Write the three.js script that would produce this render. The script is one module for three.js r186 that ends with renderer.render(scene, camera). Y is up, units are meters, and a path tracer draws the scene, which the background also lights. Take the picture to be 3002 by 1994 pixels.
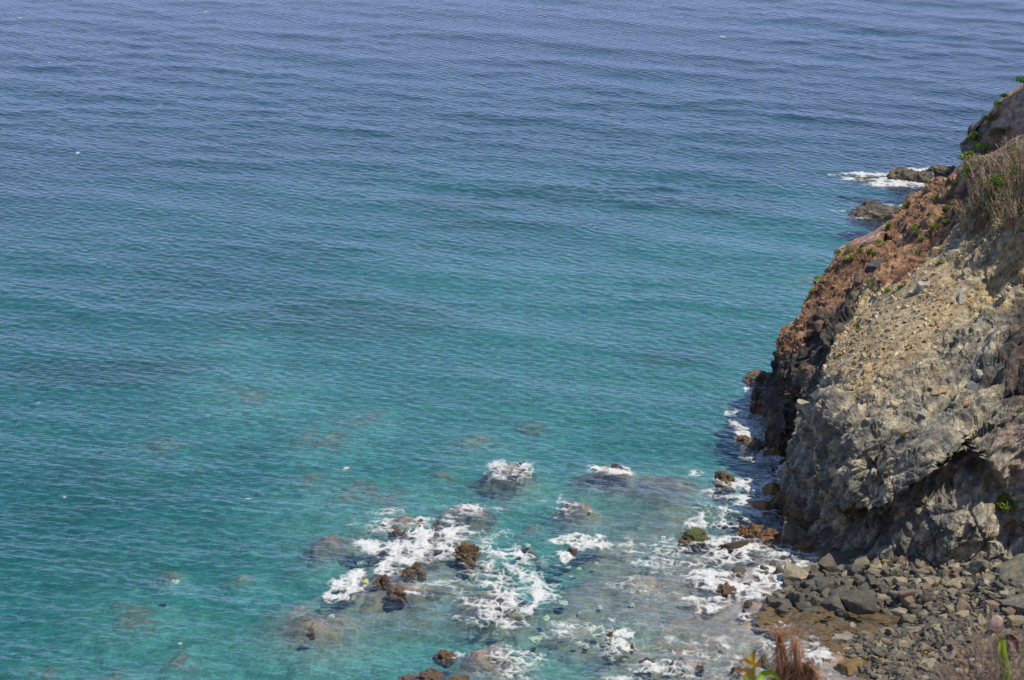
import * as THREE from 'three';
import { mergeGeometries, toCreasedNormals } from 'three/addons/utils/BufferGeometryUtils.js';

// ------------------------------------------------------------------ camera
const EYE = 60, PITCH = -17.85 * Math.PI / 180, FOV = 16.3;
const scene = new THREE.Scene();
const camera = new THREE.PerspectiveCamera(FOV, 1024 / 680, 0.5, 20000);
camera.position.set(0, EYE, 0);
camera.rotation.set(PITCH, 0, 0);
camera.focus = 160;
camera.userData.fStop = 12;
camera.updateMatrixWorld(true);

// ------------------------------------------------------------------ sky and sun
const SUN = new THREE.Vector3(0.45, 0.85, 0.13).normalize();
{
  const W = 1024, H = 512, d = new Float32Array(W * H * 4);
  const sm = (a, b, x) => { const t = Math.min(1, Math.max(0, (x - a) / (b - a))); return t * t * (3 - 2 * t); };
  for (let j = 0; j < H; j++) {
    const el = ((j + 0.5) / H - 0.5) * Math.PI, y = Math.sin(el);
    for (let i = 0; i < W; i++) {
      const az = ((i + 0.5) / W - 0.5) * 2 * Math.PI, x = Math.cos(az) * Math.cos(el), z = Math.sin(az) * Math.cos(el);
      const c = x * SUN.x + y * SUN.y + z * SUN.z, e = Math.max(0, y), k = Math.exp(-e * 4.6), glow = Math.pow(Math.max(0, c), 8) * 0.10 + Math.pow(Math.max(0, c), 60) * 0.35;
      const o = (j * W + i) * 4;
      d[o] = 0.11 + 0.53 * k + glow; d[o + 1] = 0.205 + 0.59 * k + glow * 0.95; d[o + 2] = 0.43 + 0.94 * k + glow * 0.85; d[o + 3] = 1;
    }
  }
  const t = new THREE.DataTexture(d, W, H, THREE.RGBAFormat, THREE.FloatType);
  t.mapping = THREE.EquirectangularReflectionMapping; t.magFilter = THREE.LinearFilter; t.needsUpdate = true;
  scene.background = t; scene.environment = t;
}
const sun = new THREE.DirectionalLight(new THREE.Color().setRGB(1, 0.93, 0.80), 4.3);
sun.position.copy(SUN).multiplyScalar(300).add(new THREE.Vector3(0, 0, -170));
sun.target.position.set(0, 0, -170);
sun.castShadow = true; sun.shadow.mapSize.set(4096, 4096);
Object.assign(sun.shadow.camera, { left: -120, right: 120, top: 140, bottom: -140, near: 10, far: 700 });
scene.add(sun, sun.target);
const renderer = new THREE.WebGLRenderer({ antialias: true });
renderer.setSize(1024, 680);
renderer.toneMapping = THREE.LinearToneMapping;
renderer.toneMappingExposure = 1.28;
renderer.shadowMap.enabled = true;

// ------------------------------------------------------------------ helpers
const FPX = 997 / Math.tan(FOV * Math.PI / 360);
// a surveyed point: bearing and depression as read off the 3002 x 1994 photograph, at height Y above the sea
function at(u, v, Y = 0) {
  const d = new THREE.Vector3((u - 1501) / FPX, -(v - 997) / FPX, -1).applyEuler(camera.rotation);
  return d.multiplyScalar((Y - EYE) / d.y).add(camera.position);
}
function away(u, v, dist) {   // the point on that bearing at a horizontal distance
  const d = new THREE.Vector3((u - 1501) / FPX, -(v - 997) / FPX, -1).applyEuler(camera.rotation);
  return d.multiplyScalar(dist / Math.hypot(d.x, d.z)).add(camera.position);
}
const PXM = (p) => p.distanceTo(camera.position) / FPX;   // metres that one photograph pixel spans there
function rng(seed) { let s = (seed * 2654435761) >>> 0; return () => { s = (s + 0x6d2b79f5) >>> 0; let t = Math.imul(s ^ (s >>> 15), 1 | s); t = (t + Math.imul(t ^ (t >>> 7), 61 | t)) ^ t; return ((t ^ (t >>> 14)) >>> 0) / 4294967296; }; }
const lerp = (a, b, t) => a + (b - a) * t, clamp = (x, a = 0, b = 1) => Math.min(b, Math.max(a, x)), smooth = (a, b, x) => { const t = clamp((x - a) / (b - a)); return t * t * (3 - 2 * t); };
function hash(x, y, z, s = 0) { let h = Math.imul(x | 0, 374761393) ^ Math.imul(y | 0, 668265263) ^ Math.imul(z | 0, 2147483647 - 1274126177) ^ Math.imul(s | 0, 1442695041); h = Math.imul(h ^ (h >>> 13), 1274126177); h = Math.imul(h ^ (h >>> 16), 2246822519); return ((h ^ (h >>> 15)) >>> 0) / 4294967296; }
function noise(x, y, z, s = 0) {   // value noise, -1..1
  const ix = Math.floor(x), iy = Math.floor(y), iz = Math.floor(z); let fx = x - ix, fy = y - iy, fz = z - iz;
  fx = fx * fx * (3 - 2 * fx); fy = fy * fy * (3 - 2 * fy); fz = fz * fz * (3 - 2 * fz);
  const h = (a, b, c) => hash(ix + a, iy + b, iz + c, s);
  return 2 * lerp(lerp(lerp(h(0, 0, 0), h(1, 0, 0), fx), lerp(h(0, 1, 0), h(1, 1, 0), fx), fy), lerp(lerp(h(0, 0, 1), h(1, 0, 1), fx), lerp(h(0, 1, 1), h(1, 1, 1), fx), fy), fz) - 1;
}
function fbm(x, y, z, o = 4, s = 0) { let a = 0.5, r = 0; for (let i = 0; i < o; i++) { r += a * noise(x, y, z, s + i); x *= 2.03; y *= 2.03; z *= 2.03; a *= 0.5; } return r; }
const W = { f1: 0, f2: 0, id: 0, cx: 0, cy: 0, cz: 0, id2: 0, dx: 0, dy: 0, dz: 0 };
function worley(x, y, z, s = 0) {
  const ix = Math.floor(x), iy = Math.floor(y), iz = Math.floor(z); let f1 = 9, f2 = 9, id = 0, bx = 0, by = 0, bz = 0, id2 = 0, ex = 0, ey = 0, ez = 0;
  for (let a = -1; a < 2; a++) for (let b = -1; b < 2; b++) for (let c = -1; c < 2; c++) {
    const X = ix + a, Y = iy + b, Z = iz + c, h = hash(X, Y, Z, s), px = X + h, py = Y + (h * 57.31) % 1, pz = Z + (h * 911.7) % 1;
    const d = (px - x) ** 2 + (py - y) ** 2 + (pz - z) ** 2;
    if (d < f1) { f2 = f1; id2 = id; ex = bx; ey = by; ez = bz; f1 = d; id = (h * 7919.3) % 1; bx = px; by = py; bz = pz; } else if (d < f2) { f2 = d; id2 = (h * 7919.3) % 1; ex = px; ey = py; ez = pz; }
  }
  W.f1 = Math.sqrt(f1); W.f2 = Math.sqrt(f2); W.id = id; W.cx = bx; W.cy = by; W.cz = bz; W.id2 = id2; W.dx = ex; W.dy = ey; W.dz = ez;
  return W;
}
function worley2(x, z, s = 0) {
  const ix = Math.floor(x), iz = Math.floor(z); let f1 = 9, f2 = 9;
  for (let a = -1; a < 2; a++) for (let c = -1; c < 2; c++) { const X = ix + a, Z = iz + c, d = (X + hash(X, 0, Z, s) - x) ** 2 + (Z + hash(X, 1, Z, s) - z) ** 2; if (d < f1) { f2 = f1; f1 = d; } else if (d < f2) f2 = d; }
  return Math.sqrt(f2) - Math.sqrt(f1);
}
// tilted-block relief: every cell is a plane of its own, as jointed rock breaks
function facet(x, y, z, s, tilt = 1, crack = 0.35, soft = 0.15) {
  const w = worley(x, y, z, s), plane = (id, cx, cy, cz) => { const i = id * 997.13, a = (i % 1) - 0.5, b = ((i * 7.31) % 1) - 0.5, c = ((i * 3.77) % 1) - 0.5; return (id - 0.5) * 0.8 + tilt * 1.5 * (a * (x - cx) + b * (y - cy) + c * (z - cz)); };
  const e = w.f2 - w.f1, k = 0.5 + 0.5 * smooth(0, soft, e);
  return lerp(plane(w.id2, w.dx, w.dy, w.dz), plane(w.id, w.cx, w.cy, w.cz), k) - crack * (1 - smooth(0, 0.08, e));
}
const taken = new Map();
function numbered(name) { const n = taken.get(name) ?? 0; taken.set(name, n + 1); return n ? name + '_' + String(n).padStart(3, '0') : name; }
function tag(o, label, category, group, kind) { if (label) o.userData.label = label; if (category) o.userData.category = category; if (group) o.userData.group = group; if (kind) o.userData.kind = kind; return o; }
function shadowed(o) { o.traverse((c) => { if (c.isMesh) { c.castShadow = true; c.receiveShadow = true; } }); return o; }
function put(name, geometry, material, label, category, group, kind) { const m = new THREE.Mesh(geometry, material); m.name = numbered(name); tag(m, label, category, group, kind); scene.add(shadowed(m)); return m; }
function part(name, geometry, material, parent, label) { const m = new THREE.Mesh(geometry, material); m.name = name; if (label) m.userData.label = label; parent.add(shadowed(m)); return m; }
function base(name, p, label, category, group) { const g = new THREE.Group(); g.name = numbered(name); g.position.copy(p); tag(g, label, category, group); scene.add(g); return g; }
function grid(nu, nv, fn, color) {   // (nu+1) x (nv+1) vertices
  const P = new Float32Array((nu + 1) * (nv + 1) * 3), UV = new Float32Array((nu + 1) * (nv + 1) * 2), C = color ? new Float32Array(P.length) : null, I = new Uint32Array(nu * nv * 6);
  let k = 0;
  for (let i = 0; i <= nu; i++) for (let j = 0; j <= nv; j++, k++) { const r = fn(i, j); P.set(r.slice(0, 3), k * 3); UV.set(r.slice(3, 5), k * 2); if (C) C.set(r.slice(5, 8), k * 3); }
  let q = 0;
  for (let i = 0; i < nu; i++) for (let j = 0; j < nv; j++) { const a = i * (nv + 1) + j, b = a + nv + 1; I.set([a, b, a + 1, b, b + 1, a + 1], q); q += 6; }
  const g = new THREE.BufferGeometry();
  g.setAttribute('position', new THREE.BufferAttribute(P, 3)); g.setAttribute('uv', new THREE.BufferAttribute(UV, 2)); if (C) g.setAttribute('color', new THREE.BufferAttribute(C, 3));
  g.setIndex(new THREE.BufferAttribute(I, 1)); g.computeVertexNormals();
  return g;
}

// ------------------------------------------------------------------ textures (tiling noise)
function tileNoise(px, py, n, s) {   // periodic value noise on an n x n lattice, px,py in 0..1
  const x = px * n, y = py * n, ix = Math.floor(x), iy = Math.floor(y); let fx = x - ix, fy = y - iy; fx = fx * fx * (3 - 2 * fx); fy = fy * fy * (3 - 2 * fy);
  const h = (a, b) => hash((ix + a) % n, (iy + b) % n, n, s);
  return lerp(lerp(h(0, 0), h(1, 0), fx), lerp(h(0, 1), h(1, 1), fx), fy);
}
function dataTex(n, fn, srgb) {
  const d = new Uint8Array(n * n * 4);
  for (let j = 0; j < n; j++) for (let i = 0; i < n; i++) { const c = fn((i + 0.5) / n, (j + 0.5) / n); d.set([clamp(c[0]) * 255, clamp(c[1]) * 255, clamp(c[2]) * 255, 255], (j * n + i) * 4); }
  const t = new THREE.DataTexture(d, n, n); t.wrapS = t.wrapT = THREE.RepeatWrapping; t.magFilter = THREE.LinearFilter; t.needsUpdate = true; if (srgb) t.colorSpace = THREE.SRGBColorSpace;
  return t;
}
const rockAlbedo = dataTex(512, (x, y) => {
  const b = 0.5 * tileNoise(x, y, 8, 1) + 0.3 * tileNoise(x, y, 24, 2) + 0.3 * tileNoise(x, y, 64, 3) + 0.35 * tileNoise(x, y, 160, 4) - 0.22, vein = Math.pow(1 - Math.abs(2 * tileNoise(x, y, 12, 9) - 1), 14) * 0.3;
  const v = 0.86 + 0.40 * (b - 0.5) + vein, w = tileNoise(x, y, 16, 5) - 0.5;
  return [v * (1 + 0.10 * w), v, v * (1 - 0.14 * w)];
}, true);
const rockBump = dataTex(512, (x, y) => { const v = 0.45 * tileNoise(x, y, 10, 21) + 0.3 * tileNoise(x, y, 28, 22) + 0.2 * tileNoise(x, y, 70, 23) + 0.15 * tileNoise(x, y, 170, 24); return [v, v, v]; });
function rockMaterial(name, tile, bump, extra = {}) {
  const m = rockAlbedo.clone(), b = rockBump.clone(); m.repeat.set(1 / tile, 1 / tile); b.repeat.set(1 / tile, 1 / tile); m.needsUpdate = b.needsUpdate = true;
  return new THREE.MeshStandardMaterial({ name, map: m, bumpMap: b, bumpScale: bump, roughness: 0.92, vertexColors: true, side: THREE.DoubleSide, ...extra });
}

// ------------------------------------------------------------------ the sea
const waves = (() => {
  const r = rng(11), out = [], main = Math.atan2(0.88, -0.46);
  for (let i = 0; i < 54; i++) {
    const lam = 0.55 * Math.pow(22 / 0.55, Math.pow(r(), 1.25)), spread = lam > 9 ? 0.5 : lam > 2.2 ? 1.0 : 1.25, th = main + spread * (r() + r() + r() - 1.5), k = 2 * Math.PI / lam;
    const slope = (lam > 9 ? 0.0062 : lam > 2.2 ? 0.010 : 0.0245) * (0.6 + 0.8 * r());
    out.push([k * Math.cos(th), k * Math.sin(th), slope / k, r() * 6.283, lam]);
  }
  return out;
})();
// ruffled and slick patches of the wind, [u, v, half width, half height, how much]
const GUSTS = [[1750, 560, 560, 34, 0.9], [1700, 690, 500, 40, -0.55], [1050, 905, 380, 44, 0.6], [1300, 780, 500, 30, -0.45], [2150, 470, 300, 26, -0.5], [600, 620, 500, 40, -0.35], [2500, 130, 400, 60, 0.6]].map(([u, v, a, b, k]) => { const p = at(u, v), q = at(u, v - b), r = at(u, v + b); return [p.x, (q.z + r.z) / 2, a * PXM(p), Math.abs(q.z - r.z) / 2, k]; });
function gust(x, z) {
  let g = 0.95 + 1.15 * fbm(x * 0.012 + 3, 0.3, z * 0.022, 4, 70) + 0.5 * fbm(x * 0.08, 0, z * 0.14, 3, 75);
  for (const [px, pz, a, b, k] of GUSTS) { const d = ((x - px) / a) ** 2 + ((z - pz) / b) ** 2; if (d < 4) g += k * Math.exp(-d * 1.2 * (1 + 0.6 * fbm(x * 0.06, 5, z * 0.1, 3, 79))); }
  return g;
}
function swell(x, z, cell = 0.1) {
  let h = 0; const g = clamp(gust(x, z), 0.2, 1.9);
  for (const [kx, kz, a, p, lam] of waves) { const f = smooth(2, 4, lam / cell); if (f > 0) { const s = Math.sin(kx * x + kz * z + p); h += a * f * (lam > 9 ? 1 : g) * (s + 0.35 * s * s - 0.17); } }
  return h;
}
const ripple = dataTex(1024, (() => {
  const r = rng(5), ws = [];
  for (let i = 0; i < 60; i++) { const n = 14 * Math.pow(8, r()), th = Math.atan2(0.88, -0.46) + 1.0 * (r() + r() - 1) * 1.9; const kx = Math.round(n * Math.cos(th)), ky = Math.round(n * Math.sin(th)); ws.push([kx, ky, 0.42 / Math.max(4, Math.hypot(kx, ky)), r() * 6.283]); }
  return (x, y) => { let v = 0.5; for (const [a, b, c, p] of ws) { const s = Math.sin(6.28318 * (a * x + b * y) + p); v += c * (s + 0.4 * s * s - 0.2); } return [v, v, v]; };
})());
ripple.repeat.set(1 / 19, 1 / 19); ripple.rotation = 0.13;
const water = new THREE.MeshPhysicalMaterial({ name: 'sea water surface', color: 0xffffff, transmission: 1, thickness: 0, ior: 1.333, roughness: 0.12, bumpMap: ripple, bumpScale: 0.15, side: THREE.DoubleSide });
const sea = new THREE.Group(); sea.name = 'sea'; tag(sea, 'open blue sea turning turquoise towards the rocky shore', 'sea', null, 'structure'); scene.add(sea);
{
  const R = [], A = [];
  for (let r = 60; r < 114; r += 3) R.push(r);
  for (let r = 114; r < 430; r += 0.138 * Math.pow(r / 130, 1.8)) R.push(r);
  for (let r = 430; r < 9000; r *= 1.12) R.push(r);
  for (let a = -100; a < -15; a += 4) A.push(a);
  for (let a = -15; a < 14.6; a += 0.054) A.push(a);
  for (let a = 15; a <= 100; a += 4) A.push(a);
  const g = grid(R.length - 1, A.length - 1, (i, j) => {
    const r = R[i], th = A[j] * Math.PI / 180, x = r * Math.sin(th), z = -r * Math.cos(th), dr = i ? R[i] - R[i - 1] : 3, da = j ? (A[j] - A[j - 1]) * Math.PI / 180 * r : 1;
    const cell = Math.max(dr, da, 0.09);
    return [x, cell < 6 ? swell(x, z, cell * 0.8) : 0, z, x, z];
  });
  part('water_surface', g, water, sea);
  // the water below the surface: clear, it takes out red first, then green, over its thickness
  const body = new THREE.MeshPhysicalMaterial({ name: 'sea water body', color: 0xffffff, transmission: 1, thickness: 1, ior: 1.333, roughness: 0, transparent: true, opacity: 0, depthWrite: false, attenuationDistance: 1, attenuationColor: new THREE.Color().setRGB(Math.exp(-0.29), Math.exp(-0.104), Math.exp(-0.086)) });
  const b = new THREE.BoxGeometry(18000, 80, 18000); b.translate(0, -40.06, -9060);
  part('water_body', b, body, sea);
}

// ------------------------------------------------------------------ sea floor and beach, one sheet
const SURVEY = [
  [1700, 1700, -.75], [1900, 1700, -.6], [1720, 1850, -.9], [1900, 1850, -.8], [2050, 1750, -.6], [2100, 1900, -.5], [2200, 1850, -.3], [1800, 1600, -1], [1950, 1550, -1.1], [2100, 1480, -1.3], [2200, 1400, -1.6], [1760, 1980, -1], [1900, 1990, -.8], [1500, 1990, -2.2], [1640, 1960, -2],
  [1580, 1680, -3], [1560, 1560, -3.2], [1600, 1900, -2.2], [1400, 1880, -2.6], [1300, 1840, -3], [1480, 1480, -3.4], [1250, 1620, -1.1], [1150, 1700, -1.2], [1400, 1700, -1.5], [1450, 1780, -1.4], [1200, 1760, -1.8], [1100, 1560, -1.8],
  [900, 1600, -4], [600, 1600, -4.6], [300, 1700, -5], [100, 1900, -4.6], [700, 1950, -3.8], [1000, 1950, -3.4], [0, 1400, -6], [500, 1300, -5], [1000, 1300, -4], [1400, 1250, -3.8], [1800, 1250, -3.4], [2100, 1200, -3.4], [2250, 1370, -2], [2000, 1350, -2.4], [1700, 1380, -2.8],
  [0, 1000, -4.4], [1000, 1000, -3.4], [2000, 900, -3.0], [1500, 800, -2.7], [2300, 700, -2.7], [500, 700, -4.6], [1500, 580, -3.6], [2300, 540, -3.4], [2300, 400, -6], [500, 300, -7], [1500, 250, -7], [2800, 250, -13], [2800, 400, -11], [0, 0, -14], [1500, 0, -14], [3000, 0, -16], [-400, 500, -6], [-400, 1500, -6],
  [3002, 1650, 2.5], [2850, 1650, 1.9], [2700, 1650, 1.35], [2550, 1650, .7], [2450, 1652, .2], [2380, 1680, .05], [2310, 1720, -.02], [2255, 1770, -.18], [2350, 1800, -.35], [2450, 1800, -.4], [2560, 1795, -.4], [2620, 1808, -.3], [2500, 1835, -.35], [2450, 1870, -.25], [2390, 1900, -.15], [2470, 1950, -.15], [2600, 1994, .0], [2700, 1994, .25], [2600, 1900, .45], [2800, 1900, 1.0], [3002, 1994, 1.3], [3002, 1800, 2], [2700, 1780, .9], [2300, 1950, -.4], [2200, 1994, -.5],
  [3250, 1994, 2], [3300, 1700, 3.2], [2700, 2150, .3], [2000, 2150, -.7], [1000, 2150, -3], [0, 2150, -4], [3300, 2150, 2.5], [2300, 1640, -.5], [2150, 1600, -.7], [2250, 1560, -.8], [2600, 1500, 1], [3100, 1450, 3],
].map(([u, v, y]) => { const p = at(u, v, 0), d = -y; return [p.x, p.z, d > 1.2 ? -(1.2 + 3.3 * (1 - Math.exp(-(d - 1.2) / 4.2))) : y]; });
// reefs under water: [u, v, width px, height of the top]
const MOUNDS = [[1405, 1259, 110, -.7], [947, 1252, 130, -1.0], [1062, 1195, 90, -.8], [725, 1132, 150, -1.0], [483, 1271, 130, -1.3], [909, 1373, 90, -.9], [1062, 1411, 180, -.9], [1691, 1478, 100, -.25], [1373, 1483, 130, -.25], [394, 1767, 150, -.9], [928, 1818, 190, -.5], [343, 1952, 100, -.8], [534, 1895, 100, -.9], [496, 1647, 60, -.8], [712, 1666, 70, -1.0], [877, 1767, 80, -.7], [960, 1583, 120, -.5], [1793, 1376, 150, -.3], [1487, 1376, 140, -.35], [1564, 1513, 55, -.6], [1545, 1590, 45, -.5], [1933, 1411, 160, -.5], [120, 1935, 90, -1.2], [1240, 1600, 230, -.45], [1150, 1720, 190, -.4], [1440, 1770, 170, -.5], [1430, 1915, 150, -.3], [1300, 1365, 60, -1.0], [1180, 1515, 90, -.4], [650, 985, 80, -1.3], [2370, 800, 60, -.8], [1560, 1240, 90, -1.5]].map(([u, v, w, top]) => { const p = at(u, v, top), m = PXM(p); return { u, v, x: p.x, z: p.z, top, rx: w * m * (top > -0.52 ? 0.62 : 0.85), rz: w * m * (top > -0.52 ? 0.75 : 1.0) }; });
function floorAt(x, z) {
  let s = 0, w = 0;
  for (const [px, pz, y] of SURVEY) { const d = (px - x) ** 2 + (pz - z) ** 2 + 1.2, q = 1 / (d * d); s += q * y; w += q; }
  let y = s / w; const y0 = y, wob = 1 + 0.5 * fbm(x * 0.45, 3, z * 0.45, 3, 29);
  for (const m of MOUNDS) { const d = ((x - m.x) / m.rx) ** 2 + ((z - m.z) / m.rz) ** 2; if (d < 9) y = Math.max(y, lerp(y0, m.top - 0.2, m.top > -0.52 ? 0.55 * Math.exp(-d * 0.30 * wob) + 0.45 * Math.exp(-d * 1.0 * wob) : 0.58 * Math.exp(-d * 0.32 * wob))); }
  const shallow = smooth(-7, -0.6, y) * (1 - smooth(-0.1, 0.4, y));
  return y + shallow * (0.28 * fbm(x * 0.5, 0, z * 0.5, 4, 31) + 0.22 * fbm(x * 1.7, 2, z * 1.7, 3, 35)) + (1 - shallow) * 0.12 * fbm(x * 0.8, 4, z * 0.8, 3, 38);
}
const MEADOWS = [[1050, 915, 420, 60], [1700, 565, 560, 40], [1500, 640, 300, 20], [300, 1060, 300, 40], [2150, 600, 200, 16], [1950, 1040, 160, 40]].map(([u, v, a, b]) => { const p = at(u, v, -2), q = at(u, v - b, -2), r = at(u, v + b, -2); return [p.x, (q.z + r.z) / 2, a * PXM(p), Math.abs(q.z - r.z) / 2]; });
function floorColour(x, z, y) {
  const reefy = smooth(-1.9, -0.95, y + 0.6 * fbm(x * 0.25, 0, z * 0.25, 3, 41)), n = fbm(x * 1.3, 1, z * 1.3, 4, 43), m = fbm(x * 0.07, 5, z * 0.12, 3, 47), o = smooth(0.05, 0.4, fbm(x * 0.7, 8, z * 0.7, 3, 45));
  let meadow = 0; for (const [px, pz, a, b] of MEADOWS) { const d = ((x - px) / a) ** 2 + ((z - pz) / b) ** 2; if (d < 3) meadow = Math.max(meadow, smooth(1.5, 0.2, d + 0.9 * fbm(x * 0.12, 7, z * 0.12, 4, 49))); }
  const weed = Math.max(meadow * 0.75, smooth(0.08, 0.3, m) * smooth(-1.8, -3.2, y) * 0.35);
  const sand = [0.345 + 0.05 * n, 0.375 + 0.05 * n, 0.285 + 0.04 * n], grass = [0.16, 0.20, 0.12], reef = [0.30 + 0.13 * n + 0.13 * o, 0.225 + 0.10 * n + 0.04 * o, 0.175 + 0.08 * n], shore = [0.085 + 0.05 * n, 0.068 + 0.04 * n, 0.045 + 0.025 * n];
  const dry = smooth(-0.25, 0.3, y);
  return [0, 1, 2].map((c) => lerp(lerp(lerp(sand[c], grass[c], weed), reef[c], reefy), shore[c], dry));
}
{
  const R = [], A = [];
  for (let r = 98; r < 118; r += 2) R.push(r);
  for (let r = 118; r < 9000; r += 0.24 * Math.pow(r / 125, 3.0)) R.push(r);
  for (let a = -60; a < -15; a += 4) A.push(a);
  for (let a = -15; a < 16; a += 0.12) A.push(a);
  for (let a = 16; a <= 60; a += 4) A.push(a);
  const g = grid(R.length - 1, A.length - 1, (i, j) => {
    const r = R[i], th = A[j] * Math.PI / 180, x = r * Math.sin(th), z = -r * Math.cos(th), y = r > 420 ? -4.5 : floorAt(x, z);
    return [x, y, z, x, z, ...floorColour(x, z, y)];
  }, true);
  put('seabed', g, rockMaterial('sand and reef', 5, 0.05), 'pale sandy sea floor rising into a dark stony beach', 'seabed', null, 'structure');
}

// ------------------------------------------------------------------ rocks
// a block cut by random planes: distance along d to the nearest of them, edges worn a little
function blockPlanes(seed, n = 11, box = true) {
  const r = rng(seed), P = [];
  if (box) for (const a of [[1, 0, 0], [-1, 0, 0], [0, 1, 0], [0, -1, 0], [0, 0, 1], [0, 0, -1]]) { const v = new THREE.Vector3(a[0] + (r() - .5) * .9, a[1] + (r() - .5) * .9, a[2] + (r() - .5) * .9).normalize(); P.push([v.x, v.y, v.z, 0.72 + 0.28 * r()]); }
  for (let i = 0; i < n; i++) { const t = r() * 6.283, y = 2 * r() - 1, s = Math.sqrt(1 - y * y); P.push([s * Math.cos(t), y, s * Math.sin(t), 0.74 + 0.34 * r()]); }
  return P;
}
function boxUV(g) {   // metres, by the face's main axis; needs a geometry without index
  const p = g.attributes.position, uv = new Float32Array(p.count * 2), a = new THREE.Vector3(), b = new THREE.Vector3(), c = new THREE.Vector3();
  for (let i = 0; i < p.count; i += 3) {
    a.fromBufferAttribute(p, i); b.fromBufferAttribute(p, i + 1); c.fromBufferAttribute(p, i + 2);
    const n = b.clone().sub(a).cross(c.clone().sub(a)), x = Math.abs(n.x), y = Math.abs(n.y), z = Math.abs(n.z);
    [a, b, c].forEach((v, k) => uv.set(y >= x && y >= z ? [v.x, v.z] : x >= z ? [v.z, v.y] : [v.x, v.y], (i + k) * 2));
  }
  g.setAttribute('uv', new THREE.BufferAttribute(uv, 2));
  return g;
}
// style: block (angular), reef (knobbly), worn (rounded)
function rockGeometry(seed, sx, sy, sz, { style = 'block', detail = 6, colour = [0.2, 0.19, 0.16], accent = null, amount = 0.5, top = null, crease = 0.55, ragged = 0.55 } = {}) {
  const g = new THREE.IcosahedronGeometry(1, detail), p = g.attributes.position, P = blockPlanes(seed, style === 'block' ? 6 : 12, style !== 'reef'), col = new Float32Array(p.count * 3), o = seed * 13.7, v = new THREE.Vector3();
  const m = Math.max(sx, sy, sz);
  for (let i = 0; i < p.count; i++) {
    v.fromBufferAttribute(p, i).normalize();
    let r;
    if (style === 'reef') {
      r = 0.82 + ragged * fbm(v.x * (0.6 + ragged) + o, v.y * 1.2, v.z * 1.2, 3, 3);
      const w = worley(v.x * m * 1.6 + o, v.y * m * 1.6, v.z * m * 1.6, 5); r += (0.20 - 0.28 * w.f1) * Math.min(0.55, 0.40 / m + 0.10);
      r += 0.16 / m * facet(v.x * m * 2.6 + o, v.y * m * 2.6, v.z * m * 2.6, 25) + 0.34 / Math.max(0.8, m) * fbm(v.x * m * 3.4 + o, v.y * m * 3.4, v.z * m * 3.4, 4, 6);
      r = Math.max(0.3, r);
    } else {
      let q = 0; for (const [a, b, c, h] of P) { const dd = (a * v.x + b * v.y + c * v.z) / h; if (dd > 0) q += Math.pow(dd, style === 'block' ? 46 : 10); }
      r = Math.pow(q, -1 / (style === 'block' ? 46 : 10)) * (style === 'worn' ? 1.22 : 1);
      r += 0.07 * fbm(v.x * 2.4 + o, v.y * 2.4, v.z * 2.4, 4, 8) + 0.05 * facet(v.x * 2.2 + o, v.y * 2.2, v.z * 2.2, 12, 1.2);
    }
    p.setXYZ(i, v.x * r * sx, v.y * r * sy, v.z * r * sz);
    const n = fbm(v.x * 2 * m + o, v.y * 2 * m, v.z * 2 * m, 4, 15), tone = accent ?? colour.map((c) => c * 1.35), a = smooth(0.25 - amount, 0.75 - amount, 0.5 + n * 1.4 - 0.3), t = top ? smooth(0.35, 0.75, v.y + 0.5 * n) : 0;
    for (let c = 0; c < 3; c++) col[i * 3 + c] = lerp(lerp(colour[c], tone[c], a), top ? top[c] : 0, t);   // two tones of mineral or weed in patches
  }
  g.setAttribute('color', new THREE.BufferAttribute(col, 3));
  boxUV(g);
  return toCreasedNormals(g, crease);
}
const rockM = rockMaterial('weathered grey rock', 1.6, 0.03), reefM = rockMaterial('weed covered reef rock', 0.8, 0.07, { roughness: 0.55 });
const BROWN = [0.085, 0.046, 0.024], OCHRE = [0.16, 0.095, 0.04], DARK = [0.055, 0.048, 0.042], GREY = [0.23, 0.215, 0.175], WET = [0.075, 0.062, 0.048];
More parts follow.
